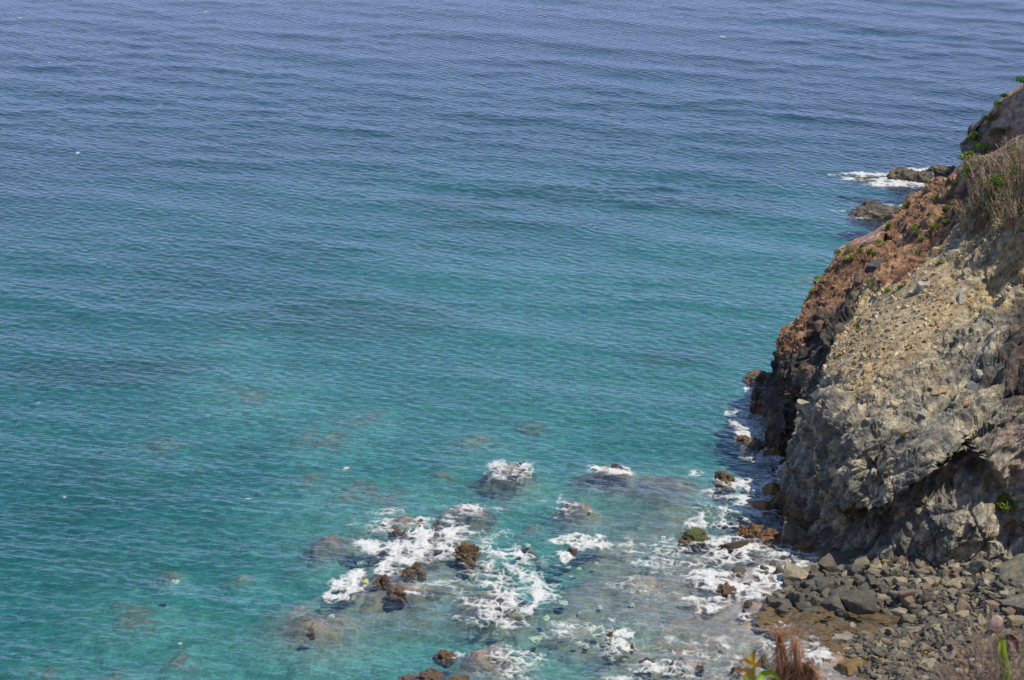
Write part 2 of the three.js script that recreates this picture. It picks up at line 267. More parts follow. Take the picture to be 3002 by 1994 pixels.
// [u, v of the waterline, width px, height px, style, colours, label]
function seaRock(name, u, v, w, h, opts, label, group, extra = {}) {
  const p = at(u, v, 0), m = PXM(p), sx = w * m * 0.5 * 1.08, sz = (extra.deep ?? 0.8) * sx, tall = Math.max(0.1, h * m * 0.75), sy = tall * (extra.sink ?? 1.0) + 0.05;
  const g = rockGeometry(Math.round(u * 3 + v), sx, sy + 0.2, sz, { detail: name === 'weed_rock' ? 12 : w > 60 ? 18 : w > 35 ? 13 : 9, ...opts });
  const o = put(name, g, opts.style === 'reef' ? reefM : rockM, label, 'rock', group);
  o.position.set(p.x, tall * 0.95 - sy - 0.2 + 0.0, p.z - sz * 0.3); o.rotation.y = extra.turn ?? (u * 7 % 6.28);
  if (extra.roll) o.rotation.z = extra.roll;
  return o;
}
{
  const reef = { style: 'reef', colour: BROWN, accent: OCHRE, amount: 0.45 }, G = 'brown reef rocks awash off the shore';
  const S = (u, v, w, h, label, e) => seaRock('reef_rock', u, v, w, h, reef, label, G, e);
  S(1369, 1625, 78, 46, 'tall brown wedge of reef rock at the right end of the big foam patch', { turn: 0.3, roll: 0.35, deep: 0.6, sink: 0.8 });
  S(1376, 1652, 52, 12, 'low brown rock just in front of the tall wedge beside the big foam patch');
  S(1155, 1557, 38, 16, 'small brown rock at the upper left of the big white foam patch');
  S(1180, 1563, 22, 8, 'tiny brown rock touching the small one at the upper left of the foam');
  S(1278, 1539, 30, 12, 'small brown rock breaking the upper edge of the big foam patch');
  S(1232, 1532, 26, 7, 'flat brown rock barely awash along the upper edge of the big foam patch');
  S(1245, 1556, 30, 7, 'flat brown rock washed over inside the big foam patch');
  S(1192, 1678, 52, 22, 'knobbly brown rock directly below the big foam patch');
  S(1217, 1662, 26, 14, 'small brown knob behind the knobbly rock below the foam patch');
  S(1233, 1685, 30, 12, 'low brown rock on the right of the knobbly rock below the foam patch');
  S(1126, 1703, 42, 26, 'upright brown rock with surf curling round its left side');
  S(1104, 1708, 22, 12, 'small brown rock on the left of the upright one in the surf');
  S(1163, 1741, 80, 24, 'long flat-topped brown rock, lowest of the central reef cluster');
  S(1010, 1734, 34, 7, 'thin brown rock at the far left tip of the central surf', { deep: 0.5 });
  S(909, 1851, 26, 10, 'lone brown rock with a fleck of foam, off to the left of the reef');
  S(1303, 1922, 72, 16, 'wide low brown rock near the lower edge, left of the thin lacy foam');
  S(1200, 1990, 84, 12, 'left hump of the brown reef at the very bottom edge'); S(1268, 1988, 92, 16, 'middle hump of the brown reef at the very bottom edge'); S(1345, 1994, 80, 12, 'right hump of the brown reef at the very bottom edge');
  S(1471, 1779, 40, 6, 'flat brown rock in lacy foam right of the central reef cluster');
  S(1679, 1616, 34, 16, 'small ochre rock with white surf on its left, edge of the shallow flat');
  S(1528, 1362, 28, 16, 'ochre rock tip topping the foam ringed shoal farthest up the picture');
  S(1505, 1383, 22, 6, 'small ochre rock below the tip on the foam ringed shoal');
  S(1808, 1365, 40, 9, 'ochre sliver of rock above the narrow breaking wave');
  S(1790, 1862, 30, 18, 'ochre rock just left of the two small breakers');
  S(1852, 1892, 18, 8, 'tiny brown rock at the end of the lower breaker');
  S(1901, 1940, 56, 13, 'oval ochre rock near the lower edge, left of three small ones');
  S(1972, 1950, 22, 10, 'small ochre rock at the lower edge, leftmost of three small ones');
  S(2052, 1957, 32, 13, 'round ochre rock at the lower edge, largest of three small ones');
  S(2003, 1972, 18, 9, 'small ochre rock in lacy foam at the lower edge, lowest of three');
  S(2160, 1962, 42, 18, 'round brown rock behind the yellow leaved plant');
  S(2240, 1934, 40, 16, 'brown rock in the water just left of the shaggy dead stump');
  S(2420, 1937, 26, 9, 'brown rock in foam just right of the shaggy dead stump');
  S(2180, 1800, 22, 12, 'small reddish rock standing off the brown weed flat');
  S(2195, 1772, 32, 16, 'dark brown rock at the seaward corner of the boulder beach');
  const L = (u, v, w, h, o, label, e) => seaRock('shore_rock', u, v, w, h, o, label, 'rocks standing in the surf below the cliff', e);
  L(2127, 1408, 86, 38, { style: 'reef', ragged: 0.32, colour: [0.10, 0.085, 0.055], accent: [0.20, 0.12, 0.05], amount: 0.4 }, 'big domed brown boulder standing alone in the water off the cliff', { sink: 1.1 });
  L(2040, 1578, 84, 32, { style: 'reef', ragged: 0.32, colour: [0.075, 0.05, 0.03], accent: [0.13, 0.07, 0.03], amount: 0.3, top: [0.10, 0.115, 0.025] }, 'dark brown boulder with a mossy green top, alone in the shallows', { sink: 1.0, deep: 1.05, turn: 0.4 });
  L(2001, 1589, 22, 9, { style: 'worn', colour: BROWN }, 'small brown stone beside the mossy boulder');
  L(2160, 1602, 56, 15, { style: 'block', colour: WET, accent: BROWN, amount: 0.3 }, 'long low dark slab in the surf in front of the brown ledge');
  L(2164, 1673, 44, 15, { style: 'worn', colour: WET }, 'dark rounded stone at the upper edge of the white surf by the boulders');
  L(2129, 1738, 78, 32, { style: 'reef', ragged: 0.35, colour: [0.10, 0.08, 0.045], accent: OCHRE, amount: 0.35 }, 'olive brown boulder ringed with white surf, off the boulder beach', { sink: 1.0 });
  L(2246, 1671, 34, 9, { style: 'worn', colour: WET }, 'wet grey stone in surf, upper of a close pair');
  L(2242, 1684, 32, 9, { style: 'worn', colour: WET }, 'wet grey stone in surf, lower of a close pair');
  L(2286, 1680, 36, 13, { style: 'worn', colour: WET }, 'wet dark stone in surf on the right of the close pair');
  L(2326, 1657, 30, 12, { style: 'worn', colour: DARK, accent: GREY, amount: 0.2 }, 'foam splashed dark stone where the surf meets the first boulders');
  L(2189, 1716, 26, 9, { style: 'worn', colour: WET }, 'small wet stone in the middle of the white surf');
  L(2326, 1614, 24, 10, { style: 'worn', colour: BROWN }, 'small brown stone at the foot of the brown ledge');
  L(2206, 1644, 26, 6, { style: 'worn', colour: WET }, 'thin wet stone on the upper edge of the surf');
  L(2330, 1690, 18, 7, { style: 'worn', colour: WET }, 'pebble sized wet stone at the beach end of the surf');
  L(2265, 1652, 20, 6, { style: 'worn', colour: WET }, 'tiny wet stone above the close pair in surf');
  L(2440, 1650, 24, 9, { style: 'worn', colour: [0.22, 0.19, 0.03] }, 'yellow green mossy stone between surf and boulders');
  const far = { style: 'reef', colour: [0.065, 0.058, 0.052], accent: [0.20, 0.14, 0.075], amount: 0.35 }, F = (u, v, w, h, label, e) => seaRock('skerry', u, v, w * 1.2, h * 1.45, far, label, 'dark skerries beyond the headland', e);
  F(2572, 632, 150, 36, 'long olive brown skerry lying alone beyond the headland', { turn: 0, deep: 0.45 });
  F(2548, 618, 50, 26, 'dark peak on the back of the long skerry', { turn: 0, deep: 0.5 });
  F(2650, 524, 90, 32, 'blocky dark skerry at the right end of the white breaker', { turn: 0, deep: 0.6 });
  F(2705, 533, 80, 34, 'dark skerry in front of the blocky one, by the brown slope', { turn: 0, deep: 0.6 });
  F(2665, 520, 40, 24, 'rounded dark rock between the two skerries in the breaker', { turn: 0.5 });
  F(2775, 506, 110, 26, 'flat dark skerry at the foot of the far cliff', { turn: 0, deep: 0.5 });
  F(2560, 524, 70, 4, 'brown rock washed over inside the far white breaker', { turn: 0, deep: 0.4 });
  F(2512, 522, 30, 3, 'small brown rock at the left of the far white breaker', { turn: 0, deep: 0.4 });
  const ledge = { style: 'block', colour: [0.16, 0.08, 0.035], accent: [0.24, 0.12, 0.045], amount: 0.5 }, E = (u, v, w, h, o, label, e) => seaRock('ledge_rock', u, v, w, h, { ...ledge, ...o }, label, 'rust brown ledges at the foot of the cliff', e);
  const olive = { colour: [0.11, 0.095, 0.055], accent: [0.22, 0.13, 0.06], amount: 0.35, style: 'reef' };
  E(2232, 1112, 90, 34, olive, 'flat olive ledge jutting out from the dark end of the headland', { turn: 0.1, deep: 0.9, sink: .8 });
  E(2225, 1160, 60, 36, olive, 'brown step below the flat olive ledge', { turn: 0.4 });
  E(2218, 1198, 44, 34, { style: 'reef' }, 'rust brown foot of the ledge beside the upper surf', { turn: 0.4 });
  E(2212, 1310, 84, 40, { ...olive, colour: [0.14, 0.13, 0.10], ragged: 0.4 }, 'pale grey hump of rock edged with rust at the waterline', { turn: 0.4, deep: 0.9 });
  E(2180, 1290, 44, 24, { style: 'reef' }, 'rust brown rocks on the seaward side of the pale hump', { turn: 0.2 });
  E(2262, 1332, 60, 22, { style: 'reef' }, 'rust brown rock at the mouth of the dark notch', { turn: 0.2 });
  E(2297, 1398, 30, 34, {}, 'upright rust brown rock at the notch below the buttress');
  E(2268, 1446, 56, 44, {}, 'tilted rust brown slab against the foot of the buttress', { roll: 0.5 });
  E(2240, 1494, 66, 38, {}, 'smooth rust brown slab above the long ledge', { roll: 0.45 });
  E(2198, 1560, 84, 36, { style: 'reef' }, 'rounded seaward end of the long rust brown ledge', { turn: 0.2, deep: 0.7 });
  E(2265, 1572, 100, 36, { style: 'reef' }, 'middle of the long rust brown ledge in the surf', { turn: 0.1, deep: 0.7 });
  E(2325, 1582, 80, 40, { style: 'block', accent: [0.2, 0.17, 0.12] }, 'inner end of the long rust brown ledge under the buttress', { turn: 0.3 });
  E(2360, 1612, 70, 26, { style: 'reef' }, 'low rust brown rocks between ledge and boulders', { turn: 0.1 });
  E(2470, 1646, 90, 20, { style: 'reef' }, 'rust brown weed covered rocks along the cliff foot by the boulders', { turn: 0.1 });
}
// mounds of reef under water, tops close to the surface
{
  MOUNDS.forEach((m, i) => {
    const NR = 26, NA = 56, g = grid(NR, NA, (a, b) => {   // a low coral dome lying on the floor, ragged rim sunk into it
      const th = b / NA * 6.28318, rho = a / NR, reach = 0.95 + 1.0 * fbm(Math.cos(th) * 1.3 + i * 9, Math.sin(th) * 1.3, i, 4, 83), x = m.x + m.rx * reach * rho * Math.cos(th), z = m.z + m.rz * reach * rho * Math.sin(th);
      const n = fbm(x * 1.1, i, z * 1.1, 4, 84), f = fbm(x * 3.3, i, z * 3.3, 3, 86), y = floorAt(x, z) - 0.12 + (m.top > -0.52 ? 0.30 : 0.16) * (1 - rho ** 4) + 0.35 * n * (1 - rho * rho) + 0.10 * f, k = 1 + 0.5 * n + 0.3 * f, o = smooth(0, 0.3, n + 0.4 * f);
      const c = m.top > -0.52 ? [0.27, 0.36, 0.185, 0.23, 0.125, 0.135] : [0.62, 0.78, 0.29, 0.36, 0.20, 0.215];
      const fl = floorColour(x, z, floorAt(x, z)), cover = m.top > -0.52 ? 1 : smooth(1.1, 0.4, rho + 0.8 * n + 0.5 * f);   // coral breaks up into the sand towards the rim
      return [x, Math.min(y, m.top + 0.1), z, x, z, lerp(fl[0], lerp(c[0], c[1], o) * k, cover), lerp(fl[1], lerp(c[2], c[3], o) * k, cover), lerp(fl[2], lerp(c[4], c[5], o) * k, cover)];
    }, true);
    const label = ['single brown shoal in open water above the foam ringed one', 'wide faint brown shoal, in the row above the reef cluster', 'small brown shoal just above the wide faint one', 'large faint brown shoal farthest out on the left', 'faint brown shoal far left of the upper row', 'small brown shoal left of the broad one above the reef cluster', 'broad brown shoal above the central reef cluster', 'brown shoal with a foam fringe right of the reef cluster', 'brown shoal with foam just above the big foam patch', 'large brown shoal low on the left side', 'wide brown shoal with a fleck of foam, left of the reef cluster', 'brown shoal near the bottom edge on the left', 'small brown shoal above the bottom edge, left of the wide one', 'tiny brown shoal by itself on the left', 'small faint shoal between the left side and the reef cluster', 'small brown shoal above the wide one with foam', 'brown shoal at the left tip of the big foam patch', 'brown shoal under the narrow breaking wave', 'brown shoal ringed by lacy foam, highest of the foamy ones', 'small brown shoal between reef cluster and shallow flat', 'tiny brown shoal below the small one in the channel', 'dark brown shoal left of the big domed boulder', 'faint shoal in the bottom left corner', 'reef under the big white foam patch', 'reef under the lower rocks of the central cluster', 'reef under the lacy foam right of the cluster', 'reef by the thin lacy foam at the bottom edge', 'tiny faint shoal above the reef cluster', 'brown shoal at the upper left of the big foam', 'faint shoal farthest up the picture', 'brown shoal close beside the headland wall', 'faint shoal in open water near the upper right'][i];
    const o = put('sunken_reef', g, reefM, label, 'reef', 'reef shoals under the water');
  });
  const pale = new THREE.MeshStandardMaterial({ name: 'bleached stone', color: new THREE.Color().setRGB(0.40, 0.42, 0.28), roughness: 0.9 });
  const Q = [[1101, 1529, 20], [1065, 1650, 24], [971, 1808, 22], [940, 1830, 14], [1341, 1641, 18], [1430, 1647, 14], [1400, 1671, 16], [1387, 1769, 20], [1450, 1813, 26], [1416, 1836, 22], [1455, 1857, 22], [1570, 1873, 34], [1600, 1811, 24], [1548, 1599, 18], [1647, 1765, 28], [1746, 1622, 16], [1664, 1663, 18], [1698, 1667, 20], [1673, 1690, 12], [1750, 1651, 14], [1961, 1684, 26], [1853, 1772, 22], [1761, 1779, 18], [1700, 1794, 14], [1724, 1826, 20], [1746, 1863, 24], [1697, 1884, 18], [1720, 1896, 16], [1790, 1930, 28], [1732, 1498, 14], [1320, 1943, 22], [1405, 1940, 16], [515, 1703, 26], [525, 1886, 16], [1074, 1703, 24]];
  Q.forEach(([u, v, w], i) => {
    const last = i === Q.length - 1, p = at(u, v, last ? 0.02 : -0.3 - 0.45 * hash(i, 3, 1)), s = w * PXM(p) * 0.43, g = rockGeometry(700 + i, s * (0.8 + 0.5 * hash(i, 1, 5)), s * 0.45, s * (0.9 + 0.8 * hash(i, 2, 5)), { style: 'reef', detail: 6, ragged: 0.7 });
    const o = put(last ? 'yellow_stone' : 'pale_stone', g, last ? new THREE.MeshStandardMaterial({ name: 'yellow weed', color: new THREE.Color().setRGB(0.45, 0.42, 0.05), roughness: 0.8 }) : pale, last ? 'bright yellow rounded stone in the surf beside the upright reef rock' : `pale green stone under water ${u > 1640 ? 'on the shallow brown flat' : u > 1300 ? 'in the channel right of the reef cluster' : 'left of and around the reef cluster'}`, 'stone', last ? null : u > 1640 ? 'pale stones on the flat' : u > 1300 ? 'pale stones in the channel' : 'pale stones by the reef');
    o.position.set(p.x, p.y - 0.2 * s, p.z);
  });
}

// ------------------------------------------------------------------ foam on the water
{
  // [u, v, half width px, half height px, density, turn]
  const B = [[1235, 1598, 150, 42, 1.25, -.1], [1110, 1602, 85, 24, 1.0, 0], [1290, 1570, 110, 45, 1.0, 0], [1200, 1560, 150, 50, .62, 0], [1180, 1630, 110, 32, 1.0, .2], [1020, 1725, 55, 32, 1.05, -.3], [1045, 1700, 40, 22, 1.0, 0], [1135, 1672, 60, 20, 1.0, .1], [1130, 1500, 60, 16, .75, 0], [1370, 1500, 110, 32, .60, 0], [1480, 1660, 110, 60, .78, .6], [1520, 1720, 110, 60, .82, .6], [1440, 1600, 90, 60, .55, .6], [1480, 1790, 120, 60, .62, .3], [1400, 1790, 80, 50, .5, 0], [1300, 1730, 150, 40, .45, 0],
    [1490, 1380, 80, 28, .75, 0], [1535, 1385, 35, 16, 1.0, 0], [1780, 1388, 80, 13, .95, -.1], [1845, 1384, 30, 15, 1.2, 0], [1690, 1575, 60, 18, .9, -.3], [1740, 1590, 60, 30, .95, 0], [1645, 1630, 28, 22, 1.05, .5], [1640, 1480, 60, 40, .45, 0], [1640, 1845, 48, 34, .82, 0], [1620, 1870, 40, 20, .6, 0], [1520, 1945, 120, 46, .70, .2], [1470, 1900, 60, 20, .75, 0], [1840, 1864, 42, 14, 1.2, -.2], [1835, 1892, 32, 14, 1.1, -.3], [1800, 1900, 50, 26, .65, -.4], [2040, 1388, 30, 10, 1.0, 0], [1320, 1920, 70, 20, .55, 0], [905, 1852, 18, 9, .95, 0], [1000, 1740, 40, 12, .8, 0],
    [2180, 1410, 60, 22, .95, 0], [2260, 1410, 70, 40, .75, .3], [2170, 1440, 110, 40, .70, 0], [2200, 1490, 80, 40, .95, -.4], [2130, 1510, 110, 36, .75, 0], [2050, 1520, 70, 22, .75, 0], [2290, 1385, 36, 20, .9, 0], [2120, 1590, 150, 36, .75, 0], [2240, 1605, 120, 26, 1.05, .1], [2180, 1630, 130, 28, .85, .1], [2330, 1612, 90, 16, 1.1, .15], [2420, 1640, 80, 14, 1.1, .2], [1990, 1600, 110, 40, .60, 0], [1900, 1600, 100, 50, .48, 0], [1960, 1640, 120, 40, .50, 0], [2080, 1690, 80, 30, .95, .2], [2160, 1710, 110, 42, 1.15, 0], [2240, 1700, 80, 40, 1.2, 0], [2290, 1670, 70, 30, 1.15, 0], [2200, 1745, 80, 26, 1.05, -.3], [2120, 1770, 60, 16, 1.0, -.4], [2330, 1650, 60, 16, 1.1, .1], [2090, 1640, 120, 26, .7, 0], [2040, 1770, 50, 16, .7, 0], [1900, 1730, 110, 50, .38, 0],
    [2160, 1950, 220, 50, .56, .1], [2050, 1890, 160, 40, .45, .1], [2390, 1930, 90, 55, .80, .2], [2300, 1900, 100, 40, .6, 0], [2280, 1980, 140, 30, .6, 0], [1960, 1960, 120, 40, .6, 0], [1900, 1990, 150, 26, .55, 0], [1780, 1860, 180, 60, .36, 0], [2270, 1845, 60, 20, .55, 0], [2200, 1815, 40, 14, .7, 0], [2420, 1980, 60, 30, .5, 0],
    [2165, 1260, 34, 34, 1.15, .3], [2150, 1240, 30, 40, .8, 0], [2175, 1220, 18, 18, 1.0, 0], [2190, 1150, 14, 40, .8, 0], [2240, 1345, 60, 14, .6, 0],
    [2560, 520, 110, 14, 1.2, -.03], [2640, 540, 90, 12, 1.25, 0], [2480, 511, 50, 6, 1.2, 0], [2700, 497, 50, 9, 1.2, .1], [2770, 512, 70, 8, 1.0, .2], [2620, 600, 45, 6, 1.2, .2], [2640, 620, 30, 9, 1.1, .2], [2530, 640, 40, 4, .9, .2], [2690, 548, 40, 6, 1.1, 0], [2470, 617, 40, 6, .6, 0],
    [60, 52, 16, 3, .9, 0], [225, 448, 16, 3, 1.0, 0], [2120, 110, 10, 3, 1.0, 0], [600, 35, 14, 3, .8, 0], [150, 182, 22, 3, .9, 0], [103, 1178, 12, 4, 1.0, 0], [440, 1196, 10, 4, 1.0, 0], [975, 1177, 10, 4, .9, 0], [750, 1463, 22, 6, .85, .3], [175, 1465, 20, 5, .8, .2], [1030, 1384, 20, 7, .9, 0],
  ].map(([u, v, a, b, d, t]) => { const p = at(u, v, 0), q = at(u, v - b, 0), r = at(u, v + b, 0); const w = a < 23 && (u < 1040 || v < 200) ? 0.55 : 1; return { x: p.x, z: (q.z + r.z) / 2, a: a * w * 1.12 * PXM(p), b: w * 1.12 * Math.abs(r.z - q.z) / 2, d: w < 1 ? d * 0.95 : 0.86 * (0.26 + 0.74 * d), c: Math.cos(t), s: Math.sin(t) }; });
  const density = (x, z) => { let m = 0; for (const e of B) { const X = x - e.x, Z = z - e.z; if (Math.abs(X) > e.a * 1.6 + e.b && Math.abs(Z) > e.b * 1.6 + e.a) continue; const p = (X * e.c + Z * e.s * e.a / e.b * 0.35) / e.a, q = (-X * e.s * 0.6 + Z * e.c) / e.b, r = Math.sqrt(p * p + q * q); if (r < 1.35) m = Math.max(m, e.d * (1 - smooth(0.45, 1.3, r))); } return m; };
  const field = (x, z) => {   // > 0 where there is foam
    const wx = x + 0.9 * fbm(x * 0.35, 0, z * 0.35, 3, 61), wz = z + 1.3 * fbm(x * 0.35, 4, z * 0.35, 3, 64);
    const d = density(wx, wz); if (d < 0.04) return -1;
    const sx = x + 0.5 * fbm(x * 1.1, 9, z * 1.1, 3, 66), sz = z + 0.6 * fbm(x * 1.1, 7, z * 1.1, 3, 68);
    const v1 = Math.abs(fbm(sx * 0.75, 0, sz * 0.5, 4, 71)) * 3.4, v2 = Math.abs(fbm(sx * 1.7 + 20, 3, sz * 1.15, 3, 72)) * 2.6 + 0.10, v3 = worley2(sx * 1.5, sz * 1.0, 3) * 1.6 + 0.06, streak = fbm(x * 0.55 + z * 0.2, 0, z * 2.6 - x * 0.7, 4, 74);
    const lace = Math.min(v1, v2, v3), blot = fbm(sx * 1.2, 0, sz * 0.8, 4, 69), grain = noise(x * 7, 0, z * 5, 73);
    return d * (0.86 + 0.95 * blot) - 0.05 - Math.min(0.80, lace * 1.15) - 0.10 * (1 + grain) * (1.3 - Math.min(1, d)) - 0.12 + 0.42 * streak;
  };
  const foamM = new THREE.MeshStandardMaterial({ name: 'sea foam', color: new THREE.Color().setRGB(0.53, 0.53, 0.515), roughness: 1, vertexColors: true, transparent: true });
  function sheet(name, x0, x1, z0, z1, cell, label) {
    const nx = Math.ceil((x1 - x0) / cell), nz = Math.ceil((z1 - z0) / cell), F = new Float32Array((nx + 1) * (nz + 1)), pos = [], col = [], idx = [], seen = new Map();
    for (let i = 0; i <= nx; i++) for (let j = 0; j <= nz; j++) F[i * (nz + 1) + j] = field(x0 + i * cell, z0 + j * cell) + 0.15;
    const vertex = (i, j, i2, j2) => {   // on a grid corner, or where the edge of the foam crosses a grid line
      const key = ((i * (nz + 1) + j) * 4 + (i2 - i) + 2 * (j2 - j)), k = seen.get(key); if (k !== undefined) return k;
      const f = F[i * (nz + 1) + j], g = F[i2 * (nz + 1) + j2], t = i === i2 && j === j2 ? 0 : f / (f - g), x = x0 + (i + (i2 - i) * t) * cell, z = z0 + (j + (j2 - j) * t) * cell;
      const inner = i === i2 && j === j2 ? clamp(f * 1.2) : 0; col.push(1, 1, 1, 0.04 + 0.84 * smooth(0, 0.8, inner));   // bubbles lie thinner at the ragged edge
      pos.push(x, swell(x, z, cell) + 0.012 + 0.10 * inner * (0.6 + 0.9 * noise(x * 3.1, 0, z * 2.4, 77) + 0.5 * noise(x * 8, 0, z * 7, 78)) , z); seen.set(key, pos.length / 3 - 1); return pos.length / 3 - 1;
    };
    for (let i = 0; i < nx; i++) for (let j = 0; j < nz; j++) {
      const c = [[i, j], [i, j + 1], [i + 1, j + 1], [i + 1, j]], v = c.map(([a, b]) => F[a * (nz + 1) + b] > 0); if (!v.some(Boolean)) continue;
      const poly = [];
      for (let k = 0; k < 4; k++) { const n = (k + 1) % 4; if (v[k]) poly.push(vertex(c[k][0], c[k][1], c[k][0], c[k][1])); if (v[k] !== v[n]) { const [p, q] = c[k][0] < c[n][0] || c[k][1] < c[n][1] ? [c[k], c[n]] : [c[n], c[k]]; poly.push(vertex(p[0], p[1], q[0], q[1])); } }
      for (let k = 2; k < poly.length; k++) idx.push(poly[0], poly[k - 1], poly[k]);
    }
    const g = new THREE.BufferGeometry(); g.setAttribute('position', new THREE.Float32BufferAttribute(pos, 3)); g.setAttribute('color', new THREE.Float32BufferAttribute(col, 4)); g.setIndex(idx); g.computeVertexNormals();
    put(name, g, foamM, label, 'foam', null, 'stuff');
    return idx.length / 3;
  }
  const a = at(960, 1994), b = at(2560, 1994), c = at(1500, 1330), n1 = sheet('surf_foam', a.x - 2, b.x + 2, c.z - 2, a.z + 2, 0.06, 'white lacy surf foam round the reef rocks and along the shore');
  const d = at(2130, 1130), e = at(2300, 1350), n2 = sheet('ledge_foam', d.x - 2, e.x, d.z - 3, c.z - 2, 0.09, 'white surf at the foot of the dark headland ledges');
  const f = at(2400, 480), g = at(2840, 660), n3 = sheet('far_foam', f.x - 3, g.x, f.z - 4, g.z, 0.14, 'white breaker running on to the far skerries');
  const h = at(0, 0), n4 = B.slice(-11).map((w) => sheet('whitecap', w.x - 2.5, w.x + 2.5, w.z - 4, w.z + 4, 0.12, 'tiny white crest on open water'));
}

// ------------------------------------------------------------------ the cliffs
// materials of the ground, linear base colours, and how rough each breaks
const GROUND = {
  g: { c: [[0.225, 0.205, 0.16], [0.39, 0.325, 0.22], [0.075, 0.075, 0.070]], r: 1.15 },     // grey schist
  t: { c: [[0.345, 0.256, 0.145], [0.28, 0.218, 0.135], [0.41, 0.325, 0.205]], r: 0.12 },      // tan scree
  b: { c: [[0.245, 0.125, 0.066], [0.34, 0.205, 0.115], [0.075, 0.052, 0.040]], r: 0.85 },    // red brown earth
  d: { c: [[0.070, 0.058, 0.048], [0.13, 0.085, 0.055], [0.04, 0.037, 0.034]], r: 1.1 },   // black brown rock
  o: { c: [[0.47, 0.36, 0.19], [0.30, 0.27, 0.20], [0.36, 0.21, 0.08]], r: 1.2 },       // ochre, pale crushed rock
  p: { c: [[0.34, 0.22, 0.165], [0.29, 0.18, 0.135], [0.39, 0.28, 0.215]], r: 0.2 },       // pinkish dry mat
  a: { c: [[0.17, 0.085, 0.036], [0.23, 0.12, 0.05], [0.09, 0.06, 0.035]], r: 0.7 },       // rust brown weed
  k: { c: [[0.23, 0.165, 0.115], [0.27, 0.21, 0.15], [0.18, 0.115, 0.08]], r: 0.3 },       // dry litter under the bushes
};
const KEYS = Object.keys(GROUND);
const cr = (a, b, c, d, t) => 0.5 * (2 * b + (c - a) * t + (2 * a - 5 * b + 4 * c - d) * t * t + (3 * b - a - 3 * c + d) * t * t * t);
